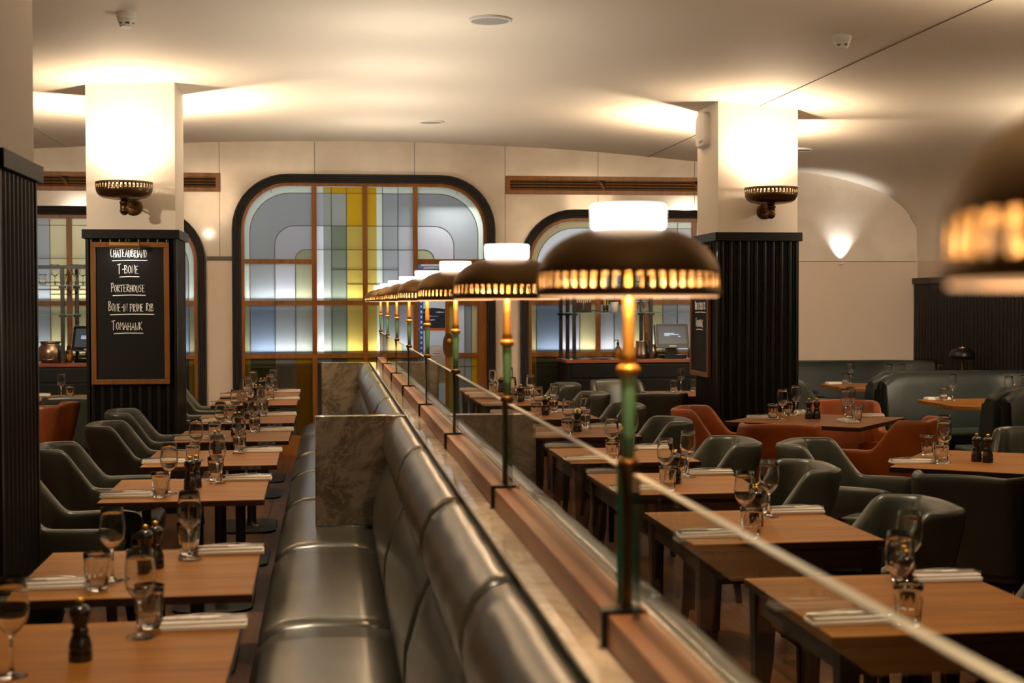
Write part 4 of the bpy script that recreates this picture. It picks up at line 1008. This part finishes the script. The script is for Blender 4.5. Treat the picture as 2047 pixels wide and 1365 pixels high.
tb = 'the middle booth table'
WG.put((5.01, 10.96, T0), 0, 'left wine glass on ' + tb, 'wine glasses in the booths'); TU.put((4.94, 10.97, T0), 0, 'tumbler on ' + tb, 'tumblers in the booths'); NA.put((4.93, 11.07, T0), .1, 'white napkin on ' + tb, 'white napkins')
WG.put((5.32, 10.62, T0), 0, 'centre wine glass on ' + tb, 'wine glasses in the booths'); WG.put((5.50, 10.72, T0), 0, 'right wine glass on ' + tb, 'wine glasses in the booths'); MI.put((5.42, 10.72, T0), 0, 'black mill between the glasses on ' + tb, 'mills on the square tables')
t = thing('dome_lamp', 'black dome lamp with brass finial against the dark reeded wall', 'lamp', (5.97, 12.85, 0))
MB().lathe([(.118, .0), (.12, .03), (.112, .065), (.09, .09), (.055, .102), (0, .104)], 32, (0, 0, 1.005)).build('shade', M['black'], t, smooth=True, solid=.003)
MB().lathe([(0, .104), (.032, .104), (.03, .11), (.006, .112), (.004, .122), (0, .123)], 16, (0, 0, 1.005)).build('finial', M['brassbright'], t)
MB().cyl((0, 0, .75), .01, .34).build('stem', M['brass'], t); MB().cyl((0, 0, .7502), .05, .012, 20).build('base', M['black'], t)
# wall shelf carrying the dome lamp
o = MB().box(-.1, .24, -.14, .14, .72, .75).build('side_shelf', M['table_edge'], None, loc=(6.0, 12.85, 0)); tag(o, 'dark ledge on the reeded wall carrying the black dome lamp', 'shelf')

# ------------------------------------------------------------------ bar units against the far wall
def bar(x0, x1, label):
    t = thing('bar_counter', label, 'bar counter', (0, 0, 0), 0, 'black bar counters')
    y0, y1 = 13.92, 14.52
    MB().box(x0, x1, y0 - .03, y1, .945, .98).build('worktop', M['counterwood'], t, bevel=.006)
    MB().box(x0 + .02, x1 - .02, y0, y1, .08, .945).build('carcass', M['black'], t)
    MB().box(x0 + .05, x1 - .05, y0 + .04, y1, 0, .08).build('kickboard', M['black'], t)
    n = 3; w_ = (x1 - x0 - .1) / n
    for k in range(n):
        xa = x0 + .05 + k * w_
        for za, zb in ((.80, .93), (.62, .78), (.10, .60)):
            d = MB().box(xa + .006, xa + w_ - .006, y0 - .014, y0, za, zb).build('drawer' if za > .5 else 'cupboard_door', M['black'], t, bevel=.003)
            MB().box(xa + .006, xa + w_ - .006, y0 - .017, y0 - .012, zb - .006, zb).build('pull_edge', M['blackmetal'], d)
    return t
def shelving(x0, x1, posts, label, shelves, rail):
    t = thing('shelf_unit', label, 'shelf', (0, 0, 0), 0, 'glass shelf units on the bar counters')
    for x, y in posts: MB().box(x - .017, x + .017, y - .017, y + .017, .9805, rail + .02).build('post', M['blackmetal'], t)
    MB().box(x0, x1, 14.07, 14.10, rail - .015, rail + .02).build('top_rail', M['blackmetal'], t)
    for z in shelves:
        MB().box(x0, x1, 14.05, 14.45, z - .008, z).build('glass_shelf', M['sheet'], t)
        MB().box(x0, x1, 14.046, 14.05, z - .008, z).build('shelf_edge', M['shelfglass'], t)
        for x, y in posts: MB().box(x - .03, x + .03, y - .03, y + .03, z - .03, z - .009).build('bracket', M['blackmetal'], t)
    return t
bar(2.33, 4.45, 'black bar counter with a mahogany top under the right window')
bar(-4.4, -1.95, 'black bar counter with a mahogany top between the left pillars')
shelving(2.34, 4.44, [(2.36, 14.40), (2.40, 14.22), (2.44, 14.06), (3.20, 14.40), (3.23, 14.08), (4.4, 14.08)], 'glass shelves on black posts over the right bar counter', [1.448, 1.715], 1.895)
shelving(-4.3, -2.0, [(-2.53, 14.08), (-2.45, 14.40), (-4.2, 14.08)], 'glass shelves on black posts over the left bar counter', [1.448, 1.724], 1.895)
def pos(x, y, rz, label):
    t = thing('till_screen', label, 'till', (x, y, .9802), rz, 'touchscreen tills')
    R_ = Matrix.Translation((0, 0, .225)) @ Matrix.Rotation(-.22, 4, 'X')
    b = MB(); o_ = rrect(-.18, .18, -.125, .125, .02); b.add([R_ @ Vector((a, -.02, c)) for a, c in o_] + [R_ @ Vector((a, .02, c)) for a, c in o_], [tuple(range(len(o_))), tuple(reversed(range(len(o_), 2 * len(o_))))] + [(k, k + len(o_), (k + 1) % len(o_) + len(o_), (k + 1) % len(o_)) for k in range(len(o_))])
    h = b.build('monitor', M['blackmetal'], t)
    rim = MB(); rim.grid([[R_ @ Vector((a * s_, d, c * s_)) for a, c in o_ + [o_[0]]] for s_, d in ((1.0, -.0205), (1.0, -.0235), (.965, -.0235), (.965, -.0205))]); rim.build('bezel', M['grille'], t)
    s_ = MB(); s_.add([R_ @ Vector((a, -.0212, c)) for a, c in ((-.145, -.085), (.145, -.085), (.145, .095), (-.145, .095))], [(0, 1, 2, 3)]); s_.build('screen', M['screen'], t)
    g = MB()
    for xa, xb, z in ((-.085, .02, .02), (-.085, .07, .008), (-.085, -.03, -.004), (.06, .085, -.012)): g.add([R_ @ Vector((a, -.0218, c)) for a, c in ((xa, z), (xb, z), (xb, z + .006), (xa, z + .006))], [(0, 1, 2, 3)])
    g.build('screen_text', M['glow'], t)
    g = MB(); g.add([R_ @ Vector((a, -.0222, c)) for a, c in ((-.04, -.112), (.035, -.112), (.035, -.103), (-.04, -.103))], [(0, 1, 2, 3)]); g.build('badge', M['chalk'], t)
    MB().box(-.05, .05, .0, .07, .03, .17).build('neck', M['black'], t); MB().prism(rrect(-.12, .13, -.11, .12, .03), 0, .035).build('foot', M['black'], t, bevel=.006)
    return t
pos(3.47, 14.18, .06, 'black touchscreen till on the right bar counter'); pos(-2.30, 14.22, -.35, 'black touchscreen till behind the chalkboard pillar on the left counter')
Z1 = 1.4482; B0 = .9802
t = thing('wooden_caddy', 'dark wooden caddy of paper slips on the right glass shelf', 'caddy', (2.56, 14.16, Z1))
MB().box(-.095, .065, -.05, .05, 0, .012).box(-.095, -.085, -.05, .05, .012, .10).box(.055, .065, -.05, .05, .012, .10).box(-.085, .055, .04, .05, .012, .10).box(-.085, -.03, -.05, -.042, .012, .10).box(.005, .055, -.05, -.042, .012, .10).build('box', M['table_edge'], t)
q = MB()
for k in range(7): q.tube([(-.06 + .016 * k, -.01 + .004 * k, .02), (-.075 + .024 * k, -.01, .15 + .03 * (k % 3))], .005, 5)
q.build('paper_slips', M['white'], t)
def cup(name, label, cat, x, y, z, mt, h=.085, r=.034):
    t = thing(name, label, cat, (x, y, z)); MB().lathe([(0, 0), (r * .85, 0), (r, h), (r * .93, h), (r * .8, .006), (0, .006)], 20).build('cup', M[mt], t, smooth=True); return t
t = cup('pen_pot', 'glass pot of coloured pens on the right glass shelf', 'pot', 2.78, 14.15, Z1, 'glass', .07, .03)
for k, c in enumerate(('red', 'yellow', 'yellow', 'navy', 'green')):
    MB().tube([(-.012 + .006 * k, .004 * (k % 2), .008), (-.03 + .014 * k, .01 * (k % 2), .135 + .012 * (k % 3))], .0045, 6).build('pen', M[c], t)
t = cup('straw_holder', 'white ribbed holder beside the pens on the right shelf', 'holder', 2.87, 14.15, Z1, 'white', .105, .042)
k = 0
for lv in range(3):
    for cx in range(3):
        TU.put((3.02 + .083 * cx, 14.17, Z1 + lv * .1062), 0, '%s tumbler of the %s layer stacked on the right glass shelf' % (('left', 'centre', 'right')[cx], ('bottom', 'middle', 'top')[lv]), 'tumblers stacked on the bar shelf')
def bottle(x, label):
    t = thing('soda_bottle', label, 'bottle', (x, 14.12, B0), 0, 'amber bottles on the right counter')
    MB().lathe([(0, 0), (.036, 0), (.038, .01), (.038, .085), (.03, .108), (.014, .125), (.012, .145), (0, .145)], 20).build('body', M['amberglass'], t, smooth=True)
    MB().lathe([(0, .143), (.014, .143), (.014, .165), (.006, .168), (.006, .19), (0, .19)], 12).tube([(0, 0, .185), (-.03, -.01, .19), (-.045, -.02, .165)], .004).build('siphon_head', M['blackmetal'], t)
bottle(2.90, 'amber spray bottle left of the others on the right counter, behind the lamp stem'); bottle(3.04, 'amber spray bottle left of the pewter bucket on the right counter')
t = thing('ice_bucket', 'hammered pewter bucket beside the till on the right counter', 'bucket', (3.20, 14.16, B0)); t.location.x = 3.15
MB().lathe([(0, 0), (.075, 0), (.072, .05), (.06, .17), (.062, .178), (.057, .178), (.066, .02), (0, .02)], 28).build('body', M['copper'], t, smooth=True)
MB().lathe([(0, 0), (.016, .003), (.014, .01), (0, .012)], 12).build('ear', M['copper'], t, loc=(0, -.071, .045), rot=(PI / 2, 0, 0))
t = thing('pewter_jug', 'dark pewter cup tucked between the bucket and till', 'cup', (3.275, 14.20, B0)); MB().lathe([(0, 0), (.045, 0), (.038, .14), (.034, .14), (.04, .01), (0, .01)], 20).build('body', M['copper'], t, smooth=True)
b = MB(); rows = [[(-.17 + .34 * k / 10, -.09 + .18 * j / 5, .006 + (.022 * math.exp(-((k - 2.5) / 2) ** 2)) + .003 * math.sin(k + j * 2)) for k in range(11)] for j in range(6)]
b.grid(rows); o = b.build('folded_cloth', M['slate'], None, solid=.005, loc=(2.62, 14.02, B0)); tag(o, 'dark grey cloth lying on the left end of the right counter', 'cloth')
o = b.build('napkin_cloth', M['slate'], None, solid=.005, loc=(2.72, 14.17, Z1)); o.scale = (.6, .6, .8); tag(o, 'grey cloth between the caddy and pen pot on the right shelf', 'cloth')
t = thing('green_lidded_tub', 'pale tub with a green lid behind the counter glass', 'tub', (3.16, WY + .3, .976)); MB().lathe([(0, 0), (.08, 0), (.1, .15), (0, .15)], 20).build('tub', M['yellow'], t); MB().cyl((0, 0, .15), .11, .025, 20).build('lid', M['green'], t)
t = thing('receipt_printer', 'small brown box at the right end behind the till', 'printer', (3.72, 14.2, B0)); MB().box(-.06, .06, -.06, .06, 0, .12).build('body', M['counterwood'], t); MB().box(-.03, .04, -.061, -.02, .12, .2).build('paper', M['white'], t)
WG.put((3.1 - .47, 14.2, 1.7152), 0, 'upturned wine glass on the upper right glass shelf', 'glasses on the bar shelves')
Z2 = 1.7242
def big(x, y, label):
    t = thing('balloon_glass', label, 'wine glass', (x, y, Z2), 0, 'glasses on the bar shelves')
    MB().lathe([(0, 0), (.036, 0), (.036, .002), (.006, .008), (.0045, .08), (.012, .09), (.045, .115), (.052, .145), (.045, .185), (.04, .2), (.039, .2), (.044, .184), (.0505, .145), (.044, .117), (.01, .094), (0, .092)], 24).build('bowl_and_stem', M['glass'], t, smooth=True)
big(-2.62, 14.2, 'balloon wine glass nearest the left edge pillar on the left glass shelf'); big(-2.43, 14.2, 'balloon wine glass nearest the post on the left glass shelf'); big(-2.37, 14.28, 'balloon wine glass next to the chalkboard pillar on the left glass shelf')
for x, l in ((-2.725, 'tall tumbler next to the left edge pillar on the left glass shelf'), (-2.53, 'tall tumbler beside the post on the left glass shelf')): TU.put((x, 14.15, Z2), 0, l, 'glasses on the bar shelves')
t = thing('pewter_urn', 'pewter urn with two ring handles on the left counter', 'urn', (-2.66, 14.15, B0))
MB().lathe([(0, 0), (.08, 0), (.105, .03), (.118, .09), (.112, .14), (.09, .17), (.085, .18), (.10, .195), (.10, .205), (.082, .2), (.085, .17), (.1, .05), (0, .03)], 28).build('body', M['copper'], t, smooth=True)
MB().tube([(-.05, -.11, .05), (-.04, -.13, .035), (0, -.135, .03), (.04, -.13, .035), (.05, -.11, .05)], .006).build('handle', M['steel'], t, smooth=True)
for x, l in ((-2.56, 'dark amber jar beside the urn on the left counter'), (-2.50, 'dark amber jar right of the other, on the left counter')):
    t = thing('amber_jar', l, 'jar', (x, 14.22, B0), 0, 'amber jars on the left counter'); MB().lathe([(0, 0), (.03, 0), (.032, .1), (.02, .13), (0, .13)], 16).build('body', M['amberglass'], t, smooth=True); MB().cyl((0, 0, .128), .02, .03).build('cap', M['black'], t)
